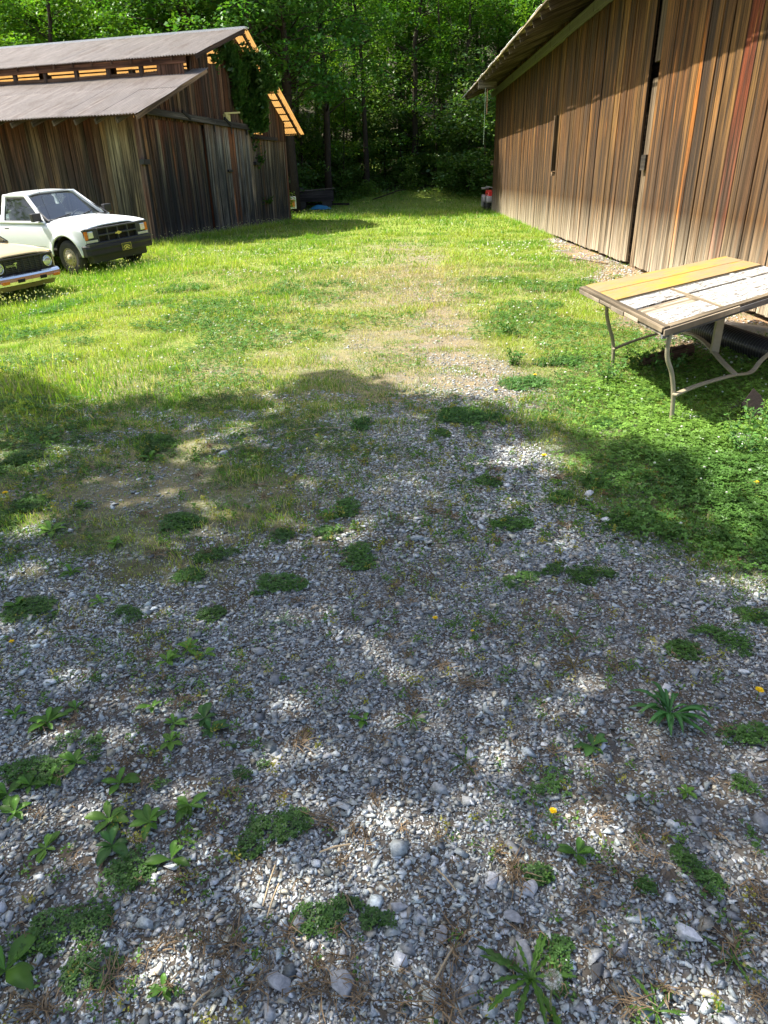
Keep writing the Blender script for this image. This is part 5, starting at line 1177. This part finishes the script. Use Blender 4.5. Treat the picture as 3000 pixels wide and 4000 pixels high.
def yard_bits():
    # corrugated drain pipe
    m = MB(); a = Vector((3.30, 8.75, .125)); b = Vector((3.85, 5.5, .125)); n = 320; d = (b-a); prof = []
    mid = (a+b)/2+Vector((-.10, -.06, 0)); vs = []; fs = []; K = 24
    for i in range(n+1):
        t = i/n; p = a*(1-t)**2+mid*2*t*(1-t)+b*t*t; tg = ((mid-a)*(1-t)+(b-mid)*t).normalized(); x = tg.cross(Vector((0, 0, 1))).normalized(); u = x.cross(tg)
        r = .112+.012*(1 if (i % 4) < 2 else -1)
        for k in range(K): an = 2*pi*k/K; vs.append(p+x*cos(an)*r+u*sin(an)*r)
    for i in range(n):
        for k in range(K): fs.append((i*K+k, i*K+(k+1) % K, (i+1)*K+(k+1) % K, (i+1)*K+k))
    m.add(vs, fs); o = m.build('drain_pipe', M_pipe, None, True, solid=.004); tag(o, 'ribbed black plastic drain pipe lying behind the table', 'pipe')
    # log
    m = MB(); p = [Vector((2.35, 6.50, .06)), Vector((2.55, 6.62, .075)), Vector((2.8, 6.8, .08)), Vector((3.02, 6.93, .10))]
    m.tube(p, [.055, .07, .075, .07], 12, (.09, .055, .035)); o = m.build('rotten_log', M_beam, None, True); d_ = o.modifiers.new('s', 'SUBSURF'); d_.levels = d_.render_levels = 3
    tx = bpy.data.textures.new('lumps', 'CLOUDS'); tx.noise_scale = .06; dd = o.modifiers.new('d', 'DISPLACE'); dd.texture = tx; dd.strength = .05; tag(o, 'short dark rotten log lying in the grass behind the bent leg', 'log')
    # rusty plate
    c = unproj(2915, 1650); m = MB(); m.prism([(-.07, 0), (.055, 0), (.07, .15), (.035, .21), (-.03, .26), (-.085, .14)], lambda a, b: (a, b*.25, b), lambda a, b: (a, b*.25+.012, b)); o = m.build('rusty_plate', M_rust, None, False, .002); o.location = (c[0]+.03, c[1]-.0, -.02); o.rotation_euler = (0, 0, -.5); tag(o, 'rusty iron plate standing in the weeds under the table', 'scrap')
    # pale concrete edging behind the pipe
    m = MB(); m.bar((3.45, 8.9, .035), (4.75, 7.4, .035), .12, .10); o = m.build('concrete_edging', simple('old_concrete', (.42, .38, .32), .9, 0, .3, 20, .01, 60), None, False, .02); tag(o, 'rough pale concrete strip on the ground behind the pipe', 'edging')
    m = MB(); m.bar((3.75, 16.1, .03), (4.35, 14.6, .03), .035, .02, (.16, .10, .06), wood=True); tag(m.build('wooden_stake', M_beam), 'thin dark stick on the bare gravel by the barn door', 'stick')
    # leafy weeds standing by the table
    for i, (u, v, h, lab) in enumerate(((2900, 1790, .26, 'tall pale sprig with divided leaves in front of the table'), (2960, 1700, .22, 'leafy sprig at the right edge near the stretcher'), (2370, 1500, .22, 'leafy weed around the far bent leg'), (2600, 1480, .25, 'bushy weed behind the near bent leg'), (2480, 1440, .18, 'low leafy weed beside the rotten log'), (2010, 1425, .14, 'leafy weed clump on the lawn left of the table'), (1980, 1310, .16, 'bright green weed clump on the lawn above the other'))):
        c = unproj(u, v); rr = np.random.default_rng(u); n = 190
        st = rr.integers(0, 6, n); a = st*1.1; f = rr.uniform(0.15, 1, n)
        P = np.stack([np.cos(a)*.12*f*(h/.2)+rr.normal(0, .02, n), np.sin(a)*.12*f*(h/.2)+rr.normal(0, .02, n), f*h+rr.normal(0, .01, n)], -1)
        V, F, C = leaf_cloud(P, .035, np.array([[.075, .17, .04]])*rr.uniform(.6, 1.4, (n, 1)), .7, rr); t = thing('leafy_weed', lab, 'weed', (c[0], c[1], float(gz(c[0], c[1]))))
        np_mesh('foliage', V, F, C, M_clover, t); m = MB()
        for k in range(6): m.tube([(0, 0, 0), (cos(k*1.1)*.12*(h/.2), sin(k*1.1)*.12*(h/.2), h)], .002, 4, (.15, .2, .06))
        m.build('stem', M_clover, t)
    # small sign by the barn corner
    t = thing('yard_sign', 'small white and orange warning sign on a stake at the corner of the dark barn', 'sign', (-4.42, 34.2, .0), .15)
    m = MB(); m.box((-.23, -.01, .42), (.23, .01, .92)); m.build('sign_plate', M_signw, t, bevel=.02)
    m = MB(); m.box((-.17, -.016, .50), (.17, -.0101, .80)); m.build('sign_panel', M_signo, t)
    m = MB()
    for (x0, x1, z) in ((-.13, .12, .74), (-.15, .14, .69)): m.box((x0, -.019, z), (x1, -.0161, z+.025))
    m.build('sign_lettering', M_black, t)
    m = MB(); m.box((-.02, .011, -.05), (.02, .03, .6)); m.build('stake', M_beam, t)
    # old wagon box, planks and blue tarp in the shade
    y0 = 41.2; z0 = float(gz(-4, y0))
    t = thing('farm_wagon', 'old dark wooden wagon box sagging in the shade below the trees', 'wagon', (-4.05, y0, z0), .05)
    m = MB()
    for k in range(4): m.box((-1.05, -.5, .38+.13*k), (1.05, -.46, .50+.13*k), (.05, .045, .045), None, 0); m.box((-1.05, .9, .38+.13*k), (1.05, .94, .50+.13*k), (.05, .045, .045), None, 0)
    for x in (-1.05, 1.01): m.box((x, -.46, .38), (x+.04, .9, .90), (.05, .04, .04), None, 1)
    m.box((-1.0, -.46, .36), (1.0, .9, .42), (.05, .04, .04), None, 0)
    m.bar((-1.1, -.52, .88), (1.15, -.52, 1.02), .05, .05, (.12, .10, .09), wood=True); m.build('wagon_box', M_beam, t)
    for x in (-.7, .7):
        for y in (-.42, .85):
            m = MB(); m.lathe([(.0, -.05), (.12, -.05), (.13, -.06), (.27, -.06), (.27, .06), (.13, .06), (.12, .05), (0, .05)], 'y', 20, Matrix.Translation((x, y, .25))); m.build('wheel', M_rubber, t)
    m = MB(); m.bar((-1.0, -.05, .25), (1.9, -.05, .2), .08, .1); m.build('drawbar', M_rust, t)
    t = MB(); t.bar((-5.7, 41.0, z0+1.35), (-4.1, 40.9, z0+.75), .30, .09, (.13, .12, .11), wood=True); t.bar((-5.4, 41.3, z0+1.2), (-3.9, 41.1, z0+.8), .2, .06, (.10, .09, .08), wood=True); tag(t.build('weathered_planks', M_beam), 'gray weathered planks leaning on the old wagon', 'planks')
    n = 14; vs = []; rr = random.Random(2)
    m = MB(); m.grid(lambda a, b: ((a-.5)*1.15, (b-.5)*.6, max(0, .20*(1-((a-.5)*2)**2)*(1-((b-.5)*2)**2)+.09*(float(fbm(np.array(a*7), np.array(b*7), 4, 3))-.5))), 26, 16); o = m.build('blue_tarp', M_blue, None, False, solid=.01); o.location = (-3.65, 40.2, float(gz(-3.6, 40.2))+.03); tag(o, 'crumpled blue tarp on the ground under the wagon', 'tarp')
    m = MB(); m.tube([(-1.0, 43.0, .45), (-.4, 42.8, .62), (.5, 42.9, .9), (1.0, 43.1, .95)], [.03, .04, .035, .015], 6); tag(m.build('fallen_branch', M_bark), 'fallen reddish branch on the shaded bank', 'branch')
    # quad bike behind the far corner of the right barn
    t = thing('quad_bike', 'red and gray quad bike half hidden behind the far corner of the plank barn', 'quad bike', (5.27, 37.6, 0.03), radians(-90))
    m = MB()
    def fend(a, b): # side skirt
        return None
    m.prism([(-.55, .30), (-.50, .62), (-.38, .84), (-.18, .92), (.3, .80), (.7, .86), (.85, .62), (.7, .42), (.2, .35)], lambda a, b: (a, -.46, b), lambda a, b: (a, .30, b)); m.build('body', M_redv, t, False, .03)
    for x in (-.52, .72):
        for y in (-.42, .42):
            w_ = MB(); w_.lathe([(0, -.10), (.13, -.10), (.24, -.12), (.29, -.08), (.30, .0), (.29, .08), (.24, .12), (.13, .10), (0, .10)], 'y', 24, Matrix.Translation((x, y, .29))); w_.build('wheel', M_rubber, t, True)
            w_ = MB(); w_.grid(lambda a, b: (x+.36*cos(pi*(.05+.9*a)), y+(b-.5)*.30, .32+.36*sin(pi*(.05+.9*a))), 12, 3); w_.build('fender', M_grayv, t, True, solid=.03)
    m = MB(); m.prism([(-.62, .12), (-.68, .35), (-.60, .62), (-.44, .72), (-.36, .5), (-.4, .15)], lambda a, b: (a, -.62, b), lambda a, b: (a, -.30, b)); m.build('side_panel', M_grayv, t, False, .04)
    m = MB(); m.box((-.45, -.16, .88), (.25, .16, 1.0)); m.build('seat', M_black, t, bevel=.04)
    m = MB(); m.tube([(.45, -.55, 1.08), (.5, -.2, 1.02), (.5, .2, 1.02), (.45, .55, 1.08)], .02, 8); m.tube([(.5, 0, 1.02), (.62, 0, .8)], .03, 8); m.tube([(-.35, -.66, .98), (-.35, -.3, .98)], .05, 8); m.build('handlebar', M_grayv, t, True)
yard_bits()

# ------------------------------------------------------------------ pickup trucks
def side_z(x, P):
    """top line of the lower body"""
    return float(np.interp(x, P['tx'], P['tz']))
def pickup(P, label, loc, head, roll):
    T = thing('pickup_truck', label, 'pickup truck'); pm = P['paint']
    T.matrix_world = Matrix.Translation(loc)@Matrix.Rotation(head, 4, 'Z')@Matrix.Rotation(-roll, 4, 'X')@Matrix.Scale(P['s'], 4)
    HW, zb, R = P['hw'], P['zb'], P['arch']; ax = P['axles']; az = P['az']
    def hw(x, z):
        t = (z-.68)/.45; y = HW-.045*t*t*(1 if t > 0 else .8)
        for a in ax:
            d = sqrt((x-a)**2+(z-az)**2)
            if z > az-.15: y += .028*math.exp(-((d-R-.02)/.06)**2)
        f = (x-P['front']+.35)/.35
        if f > 0: y -= .05*f*f
        return y
    x0, x1 = P['rear'], P['front']
    xs = sorted(set([x0+(x1-x0)*i/110 for i in range(111)]+[a+R*1.0*cos(pi*k/28)*.9995 for a in ax for k in range(29)]+[P['cab_back']-.02, P['cab_back']+.02]))
    def zbot(x):
        z = zb
        for a in ax:
            if abs(x-a) < R: z = max(z, az+sqrt(R*R-(x-a)**2))
        return z
    NZ = 12
    for sd in (-1, 1):
        m = MB(); vs = []
        for x in xs:
            b, t = zbot(x), side_z(x, P)
            for k in range(NZ+1):
                z = b+(t-b)*k/NZ; y = hw(x, z)
                if k == NZ: y -= .02
                vs.append((x, sd*y, z))
        fs = [(i*(NZ+1)+k, (i+1)*(NZ+1)+k, (i+1)*(NZ+1)+k+1, i*(NZ+1)+k+1) for i in range(len(xs)-1) for k in range(NZ)]
        m.add(vs, fs); o = m.build('side_panel', pm, T, True, solid=.03)
        o.modifiers['s'].offset = -1 if sd < 0 else 1
        o.modifiers['s'].offset = 0
        # wheel well liner
        for a in ax:
            m = MB(); m.grid(lambda u, v: (a+(R-.01)*cos(pi*u), sd*(HW-.07-.40*v), az-.0+(R-.01)*sin(pi*u)), 16, 2); m.box((a-R, sd*(HW-.48)-.01, zb-.02), (a+R, sd*(HW-.48)+.01, az+R)); m.build('wheel_well', M_void, T)
    # hood with rounded shoulders and a creased centre
    hb, hf, ch = P['cowl'], P['front']-.02, P['crown']
    def hood(u, v):
        x = hb+(hf-hb)*u; y = (v*2-1); zt = side_z(x, P); yy = y*(hw(x, zt)-.02)
        z = zt+ch*(1-abs(y)**3.2) - (.05*max(0, (u-.86)/.14)**2)
        for s_ in (-1, 1): z -= .006*math.exp(-((y*s_-.62)/.03)**2)
        if P.get('dent'): z -= .035*math.exp(-(((x-hf+.06)/.07)**2+((yy-.62)/.16)**2))-.018*math.exp(-(((x-hf+.12)/.04)**2+((yy-.40)/.10)**2))
        return (x, yy, z)
    m = MB(); m.grid(hood, 40, 48); m.build('hood', pm, T, True, solid=.015)
    m = MB(); zt = side_z(hb+.08, P)
    m.box((hb-.16, -HW+.14, zt+ch-.05), (hb+.03, HW-.14, zt+ch-.012)); m.build('cowl', M_dkpl, T)
    # seams
    m = MB()
    for sd in (-1, 1):
        for x in (P['door'], P['cab_back']+.10, P['cab_back']-.03):
            pts = [(x+P['lean']*(z-.5), sd*(hw(x, z)+.002), z) for z in np.linspace(zb+.05, side_z(x, P)-.01, 8)]
            for a, b in zip(pts, pts[1:]): m.bar(a, b, .016, .005)
        for za, zb_ in ((P['belt']-.085, .006), (zb+.20, .010)):
            xa = [x for x in np.linspace(P['cab_back']+.12, P['front']-.12, 26) if all(abs(x-a) > R+.03 or za > az+R+.03 for a in ax)]
            for a, b in zip(xa, xa[1:]):
                if b-a < .2: m.bar((a, sd*(hw(a, za)+.001), za), (b, sd*(hw(b, za)+.001), za), .006, zb_)
    m.build('seams', M_void, T)
    # cab
    B0, B1, T1, T0 = P['ws_base'], P['ws_top'], P['cab_back']+.12, P['cab_back']
    zc, zr, yb, yt = P['belt'], P['roof'], P['yb'], P['yt']
    def roof(u, v):
        x = B1+.06+(T1-B1-.10)*u; y = v*2-1; e = 1-abs(y)**4
        return (x, y*yt*(1.0), zr-.06+.06*e+.018*sin(pi*u))
    m = MB(); m.grid(roof, 20, 24); m.build('cab_roof', pm, T, True, solid=.03)
    m = MB()
    for sd in (-1, 1):
        a0 = Vector((B0+.10, sd*yb, zc)); a1 = Vector((B1, sd*yt, zr-.05))
        m.bar(a0, a1, .075, .07, up=(0, sd, 0))
        m.bar((T1+.02, sd*yb, zc-.02), (T1+.06, sd*yt, zr-.05), .13, .05, up=(1, 0, 0) if False else (0, sd, 0))
        m.bar(a1+Vector((.05, 0, -.005)), (T1+.02, sd*yt, zr-.055), .07, .06)
        m.bar((B0+.16, sd*(HW-.045), zc-.005), (T1-.05, sd*(HW-.045), zc-.005), .09, .05)
    m.bar((B1-.005, -yt, zr-.045), (B1-.005, yt, zr-.045), .07, .04); m.bar((T1, -yt, zr-.06), (T1, yt, zr-.06), .06, .07)
    m.box((T0-.0, -yb, zb+.1), (T0+.10, yb, zc+.06)); m.build('cab_frame', pm, T, False, .015)
    def ws(u, v): # windshield
        x = B0+(B1-B0)*v+.10*(1-(2*u-1)**2)*(1-.35*v); y = (2*u-1)*(yb-.03+(yt-yb+.01)*v); return (x, y, zc+(zr-.06-zc)*v)
    m = MB(); m.grid(ws, 16, 8); m.build('windshield', M_glassf, T, True)
    m = MB(); pts = [ws(i/16, 0) for i in range(17)]
    m.tube(pts, .018, 6); m.tube([ws(0, v/6) for v in range(7)], .013, 6); m.tube([ws(1, v/6) for v in range(7)], .013, 6); m.tube([ws(i/16, 1) for i in range(17)], .013, 6); m.build('windshield_seal', M_black, T, True)
    m = MB()
    for (u0, u1, dx) in ((.16, .46, 0), (.56, .86, 0)):
        a = Vector(ws(u0, .03)); b = Vector(ws(u1, .16)); m.bar(a+Vector((.03, 0, .01)), b+Vector((.03, 0, .01)), .02, .02); m.bar(b+(a-b)*.7+Vector((.03, 0, 0)), Vector(ws((u0+u1)/2, 0))+Vector((.09, 0, -.02)), .02, .02)
    m.build('wiper', M_black, T)
    for sd in (-1, 1):
        m = MB(); y = lambda z: sd*(yb-.01+(yt-yb)*(z-zc)/(zr-zc))
        q = [(B0+.24, zc+.02), (B1+.02, zr-.11), (T1+.10, zr-.11), (T1+.10, zc+.02)]
        m.add([(a, y(z), z) for a, z in q], [(0, 1, 2, 3)]); m.build('side_window', M_glass, T)
        m = MB(); P3 = [Vector((a, y(z)+sd*.004, z)) for a, z in q]
        for a, b in zip(P3, P3[1:]+P3[:1]): m.tube([a, b], .012, 5)
        m.build('window_seal', M_black, T)
    m = MB(); m.add([(T1+.03, -yb+.08, zc+.06), (T1+.03, yb-.08, zc+.06), (T1+.05, yt-.06, zr-.12), (T1+.05, -yt+.06, zr-.12)], [(0, 1, 2, 3)]); m.build('rear_window', M_glass, T)
    # interior
    m = MB(); m.box((B0-.12, -yb+.04, zc-.28), (B0+.08, yb-.04, zc-.01)); m.build('dashboard', M_dkpl, T, bevel=.03)
    m = MB(); m.box((T1+.12, -yb+.1, zc-.38), (T1+.60, yb-.1, zc-.22)); m.box((T1+.12, -yb+.1, zc-.3), (T1+.26, -.05, zc+.24)); m.box((T1+.12, .05, zc-.3), (T1+.26, yb-.1, zc+.24)); m.build('bench_seat', M_seat, T, bevel=.05)
    for yy in (-.42, .42):
        m = MB(); m.box((T1+.13, yy-.15, zc+.25), (T1+.22, yy+.15, zc+.44)); m.build('headrest', M_seat, T, bevel=.04)
    m = MB(); c = Vector((B0-.30, .40, zc-.02)); pts = [c+Vector((sin(a)*.10, cos(a)*.19, sin(a)*.16)) for a in np.linspace(0, 2*pi, 20)]; m.tube(pts, .014, 6, cap=False); m.tube([c, c+Vector((.25, 0, -.14))], .025, 6); m.build('steering_wheel', M_black, T, True)
    m = MB(); m.box((x0+.05, -HW+.12, zb+.0), (x1-.30, HW-.12, zb+.10)); m.build('underbody', M_void, T)
    # bed
    bt = side_z(x0+.3, P)
    m = MB(); m.box((x0+.03, -HW+.10, .62), (P['cab_back']-.06, HW-.10, .66)); m.box((x0, -HW+.03, zb+.05), (x0+.05, HW-.03, bt)); m.box((P['cab_back']-.10, -HW+.05, zb+.1), (P['cab_back']-.05, HW-.05, bt))
    for sd in (-1, 1): m.box((x0+.05, sd*(HW-.08)-.03, .6), (P['cab_back']-.06, sd*(HW-.08)+.03, bt-.002))
    m.build('truck_bed', pm, T)
    # mirrors, handles, aerial
    for sd in ((-1, 1) if P.get('mirror', True) else ()):
        m = MB(); m.box((B0-.02, sd*(yb+.16)-.11, zc+.03), (B0+.09, sd*(yb+.16)+.11, zc+.20)); m.bar((B0+.03, sd*(yb+.10), zc+.06), (B0+.06, sd*(yb-.02), zc+.0), .05, .05); m.add([(B0+.26, sd*(yb-.01), zc+.02), (B0+.10, sd*(yb-.01), zc+.02), (B0+.02, sd*(yb-.04), zc+.15), (B0+.26, sd*(yb+.015), zc+.02), (B0+.10, sd*(yb+.015), zc+.02), (B0+.02, sd*(yb-.015), zc+.15)], [(0, 1, 2), (3, 5, 4), (0, 3, 4, 1), (1, 4, 5, 2), (2, 5, 3, 0)]); m.build('wing_mirror', M_black, T, bevel=.025)
        m = MB(); m.box((T1+.16, sd*(hw(T1, zc-.14)+.004)-.012, zc-.20), (T1+.33, sd*(hw(T1, zc-.14)+.004)+.012, zc-.12)); m.build('door_handle', M_black, T, bevel=.01)
    # wheels
    wr = P['wr']
    for a in ax:
        for sd in (-1, 1):
            wt = thing('wheel', None, None, (a, sd*(HW-.13), wr), 0); wt.parent = T
            for k in ('label', 'category'):
                if k in wt: del wt[k]
            q = wr/.37; m = MB(); prof = [(.20, -.10), (.215, -.105), (.30, -.115), (.345, -.10), (.37, -.07), (.374, 0), (.37, .07), (.345, .10), (.30, .115), (.215, .105), (.20, .10)]
            m.lathe([(r*q, h*(1 if sd > 0 else 1)) for r, h in prof], 'y', 40)
            m.build('tyre', M_rubber, wt, True)
            m = MB(); o_ = sd
            m.lathe([(.214*q, .100*o_), (.205*q, .108*o_), (.195*q, .085*o_), (.185*q, .080*o_)], 'y', 40); m.lathe([(.185*q, .080*o_), (.17*q, .105*o_), (.13*q, .118*o_), (.055*q, .122*o_), (.05*q, .14*o_), (.0, .142*o_)], 'y', 40); m.build('hubcap', P['hub'], wt, True)
            m = MB()
            for k in range(12): an = 2*pi*k/12; m.lathe([(.0, .1195*o_), (.011*q, .1195*o_), (.011*q, .10*o_)], 'y', 8, Matrix.Translation((cos(an)*.148*q, -.002*o_, sin(an)*.148*q)))
            m.build('hub_holes', M_void, wt)
            if P['kind'] == 'white':
                m = MB(); m.add([(-.022, .1435*o_, -.018), (.022, .1435*o_, -.018), (0, .1435*o_, .022)], [(0, 1, 2)]); m.build('hub_mark', M_white, wt)
    return T

WP = dict(kind='white', paint=M_white, s=1.0, hw=.965, zb=.40, arch=.475, axles=(.07, -2.91), az=.37, front=.70, rear=-4.05, tx=[-4.05, -2.2, -1.9, -.6, .2, .70], tz=[1.10, 1.10, 1.10, 1.085, 1.03, .985], cowl=-.55, crown=.075, door=-.50, lean=0.0,
          cab_back=-2.24, ws_base=-.68, ws_top=-1.30, belt=1.11, roof=1.70, yb=.86, yt=.66, wr=.37, hub=M_hub, dent=True)
def white_truck():
    T = pickup(WP, 'white full size pickup truck with black grille and dented hood beside the dark barn', (-6.881, 17.52, -.15), -.501, -.060)
    HWd = .93
    # grille fascia
    m = MB(); X0, X1 = .62, .745
    # frame bars around eight openings; cells in two rows
    ys = [-.56, -.30, -.025, .025, .30, .56]; gz0, gz1 = .66, .955
    m.box((X0, -.93, gz0-.03), (X0+.05, .93, .975))          # back plate
    bars = [(-.58, .58, gz1-.02, gz1+.015), (-.58, .58, gz0-.03, gz0+.01), (-.58, .58, .79, .825)]
    for (a, b, z0, z1) in bars: m.box((X0+.05, a, z0), (X1, b, z1))
    for y in (-.58, -.295, -.0, .295, .565): m.box((X0+.05, y-.018, gz0), (X1-.002, y+.018, gz1))
    for sd in (-1, 1):
        m.box((X0+.05, sd*.755-.18, .925), (X1-.02, sd*.755+.18, .97)); m.box((X0+.05, sd*.755-.18, gz0-.03), (X1-.02, sd*.755+.18, .672)); m.box((X0+.05, sd*.92-.012, gz0-.03), (X1-.05, sd*.92+.012, .97))
        m.box((X0+.05, sd*.64-.05, .75), (X1-.015, sd*.64+.05, .94))
    m.build('grille', M_dkpl, T, bevel=.008)
    m = MB(); m.box((X0+.051, -.56, gz0), (X0+.056, .56, gz1)); m.build('grille_openings', M_void, T)
    for sd in (-1, 1):
        m = MB(); m.box((X0+.06, sd*.765-.075, .765), (X1-.01, sd*.765+.075, .92)); m.build('headlight', M_lens, T, bevel=.02)
        m = MB(); m.box((X0+.02, sd*.885-.040, .745), (X1-.03, sd*.885+.046, .925)); m.build('turn_signal', M_amberl, T, bevel=.01)
        m = MB(); m.box((X0+.05, sd*.755-.16, .678), (X1-.015, sd*.755+.16, .735)); m.build('parking_light', M_clearl, T, bevel=.008)
    # bumper, wrapped
    m = MB(); P = []
    for y, x in ((-.97, .42), (-.965, .70), (-.90, .80), (-.5, .85), (0, .865), (.5, .85), (.90, .80), (.965, .70), (.97, .42)): P.append((x, y))
    vs = []; prof = [(.0, .40), (.012, .44), (.0, .52), (.012, .56), (.0, .615), (-.06, .63)]
    for (x, y) in P:
        for (d, z) in prof: vs.append((x+d, y*(1+d*.2), z))
    n = len(prof); fs = [(i*n+k, (i+1)*n+k, (i+1)*n+k+1, i*n+k+1) for i in range(len(P)-1) for k in range(n-1)]
    m.add(vs, fs); m.build('bumper', M_black, T, False, solid=.05)
    m = MB(); m.box((.50, -.80, .24), (.70, .80, .41)); m.build('valance', M_dkpl, T, bevel=.02)
    m = MB(); m.box((.62, -.93, .60), (.80, .93, .66)); m.build('bumper_pad', M_dkpl, T)
    # badge
    m = MB(); bow = [(-.085, .012), (-.035, .012), (-.035, .032), (.03, .032), (.03, .014), (.085, .014), (.075, -.018), (.035, -.018), (.035, -.036), (-.03, -.036), (-.03, -.016), (-.095, -.016)]
    m.prism([(a, b) for a, b in bow], lambda a, b: (X1+.001, a, .807+b), lambda a, b: (X1+.014, a, .807+b)); m.build('badge', M_gold, T)
    # front plate
    pt = MB(); pt.box((.872, -.10, .43), (.884, .18, .58)); pl = pt.build('front_plate', simple('olive_plate', (.075, .08, .02), .5, 0, .1), T)
    m = MB()
    for k in range(13):
        a = radians(150-10*k); cx, cz = .04, .445; r = .085; m.box((.8845, cx+cos(a)*r*1.25-.007, cz+sin(a)*r-.012), (.8865, cx+cos(a)*r*1.25+.007, cz+sin(a)*r+.012))
    m.prism([(-.055, .445), (.04, .512), (.135, .445), (.07, .455), (.04, .475), (.01, .455)], lambda a, b: (.8845, a, b), lambda a, b: (.8868, a, b))
    for (a, b, c, d) in ((-.10, .18, .43, .435), (-.10, .18, .575, .58), (-.10, -.094, .43, .58), (.174, .18, .43, .58)): m.box((.8842, a, c), (.8862, b, d))
    m.build('plate_design', M_gold, pl)
    m = MB(); m.tube([(-.42, -.80, 1.08), (-.62, -.79, 1.85)], .004, 5); m.build('aerial', M_black, T)
white_truck()

TP = dict(kind='tan', paint=M_tan, s=.972, hw=.80, zb=.36, arch=.37, axles=(-.62, -3.2), az=.31, front=.02, rear=-4.1, tx=[-4.1, -2.7, -2.5, -1.2, -.5, .02], tz=[.95, .95, .98, .95, .90, .845], cowl=-1.10, crown=.05, door=-1.02, lean=0.0,
          mirror=False, cab_back=-2.75, ws_base=-1.34, ws_top=-1.80, belt=.985, roof=1.50, yb=.72, yt=.58, wr=.31, hub=M_grayv)
def tan_truck():
    T = pickup(TP, 'small old faded tan pickup truck with chrome bumper and round headlights', (-7.068, 14.041, -.335), -.40, -.032)
    m = MB(); m.box((-.06, -.78, .47), (.0, .78, .80))
    m.box((.0, -.745, .785), (.045, .745, .815)); m.box((.0, -.745, .50), (.04, .745, .53))
    m.build('grille', M_black, T)
    m = MB()
    for k in range(7): z = .545+k*.033; m.box((.0, -.44, z), (.028, -.03, z+.012)); m.box((.0, .0, z), (.028, .44, z+.012))
    for y in (-.44, -.30, -.16, -.03, .0, .16, .30, .44): m.box((.0, y-.006, .53), (.034, y+.006, .785))
    m.build('grille_slats', M_dkpl, T)
    for sd in (-1, 1):
        Mx = Matrix.Translation((.0, sd*.59, .66)); m = MB(); m.lathe([(.112, .0), (.112, .035), (.095, .05), (.092, .03)], 'x', 28, Mx); hl = m.build('headlight', M_chrome, T, True)
        m = MB(); m.lathe([(.094, .03), (.07, .052), (.04, .060), (.0, .063)], 'x', 28, Mx); m.build('lens', M_lens, hl, True)
        m = MB(); m.box((.0, sd*.59-.135, .525), (.02, sd*.59+.135, .80)); m.build('headlight_surround', M_black, T)
    # chrome bumper
    m = MB(); P = [(-.22, -.80), (.04, -.805), (.13, -.76), (.17, -.4), (.18, 0), (.17, .4), (.13, .76), (.04, .805), (-.22, .80)]; prof = [(-.03, .325), (.0, .34), (.012, .40), (.0, .47), (-.014, .505), (-.05, .525)]
    vs = [(x+d, y, z) for (x, y) in P for (d, z) in prof]; n = len(prof)
    m.add(vs, [(i*n+k, (i+1)*n+k, (i+1)*n+k+1, i*n+k+1) for i in range(len(P)-1) for k in range(n-1)]); m.build('bumper', M_chrome, T, False, solid=.02)
    for sd in (-1, 1):
        m = MB(); m.box((.14, sd*.62-.075, .375), (.19, sd*.62+.075, .435)); m.build('turn_signal', M_amberl, T, bevel=.008)
        m = MB(); m.box((.17, sd*.27-.085, .372), (.192, sd*.27+.085, .435)); m.build('bumper_slot', M_void, T, bevel=.01)
    m = MB(); m.grid(lambda u, v: (-.02-.10*v, (u*2-1)*.76, .345-.13*v), 10, 3); m.build('valance', M_tan, T, False, solid=.02)
    m = MB(); m.box((-.1, -.7, .49), (.02, .7, .52)); m.build('bumper_bracket', M_void, T)
    # chrome letter and script on the grille
    m = MB(); m.box((.036, -.235, .705), (.042, -.155, .722)); m.prism([(-.205, .705), (-.185, .705), (-.192, .615), (-.198, .615)], lambda a, b: (.036, a, b), lambda a, b: (.042, a, b)); m.build('letter_badge', M_chrome, T)
    cu = bpy.data.curves.new('script', 'FONT'); cu.body = 'TOYOTA'; cu.size = .055; cu.extrude = .002; cu.shear = .3
    to = bpy.data.objects.new('tmp', cu); COL.objects.link(to); bpy.context.view_layer.update()
    me = bpy.data.meshes.new_from_object(to.evaluated_get(bpy.context.evaluated_depsgraph_get())); bpy.data.objects.remove(to)
    so_ = bpy.data.objects.new('script_badge', me); me.materials.clear(); me.materials.append(M_chrome); COL.objects.link(so_); so_.parent = T
    so_.matrix_local = Matrix(((0, 0, 1, .040), (-1, 0, 0, -.25), (0, 1, 0, .655), (0, 0, 0, 1))); so_.matrix_local = Matrix(((0, 0, 1, .040), (1, 0, 0, -.44), (0, 1, 0, .655), (0, 0, 0, 1)))
tan_truck()

def dry_weed():
    c = np.array([-9.15, 14.6]); t = thing('dry_weed', 'tangle of brown dry twigs in front of the cab at the left edge', 'weed', (c[0], c[1], -.3)); m = MB(); rr = random.Random(8)
    for k in range(34):
        a = rr.uniform(-1.2, 1.2); h = rr.uniform(1.1, 2.25); bx = rr.gauss(0, .12); lean = rr.uniform(-.25, .5)
        m.tube([(bx, rr.gauss(0, .1), 0), (bx+lean*.3, rr.gauss(0, .1), h*.55), (bx+lean*.8, rr.gauss(0, .15), h*.9), (bx+lean*1.2+.1*rr.random(), rr.gauss(0, .15), h*.86)], [.007, .005, .004, .002], 4, (.26, .17, .09))
    m.build('twigs', M_dry, t)
dry_weed()
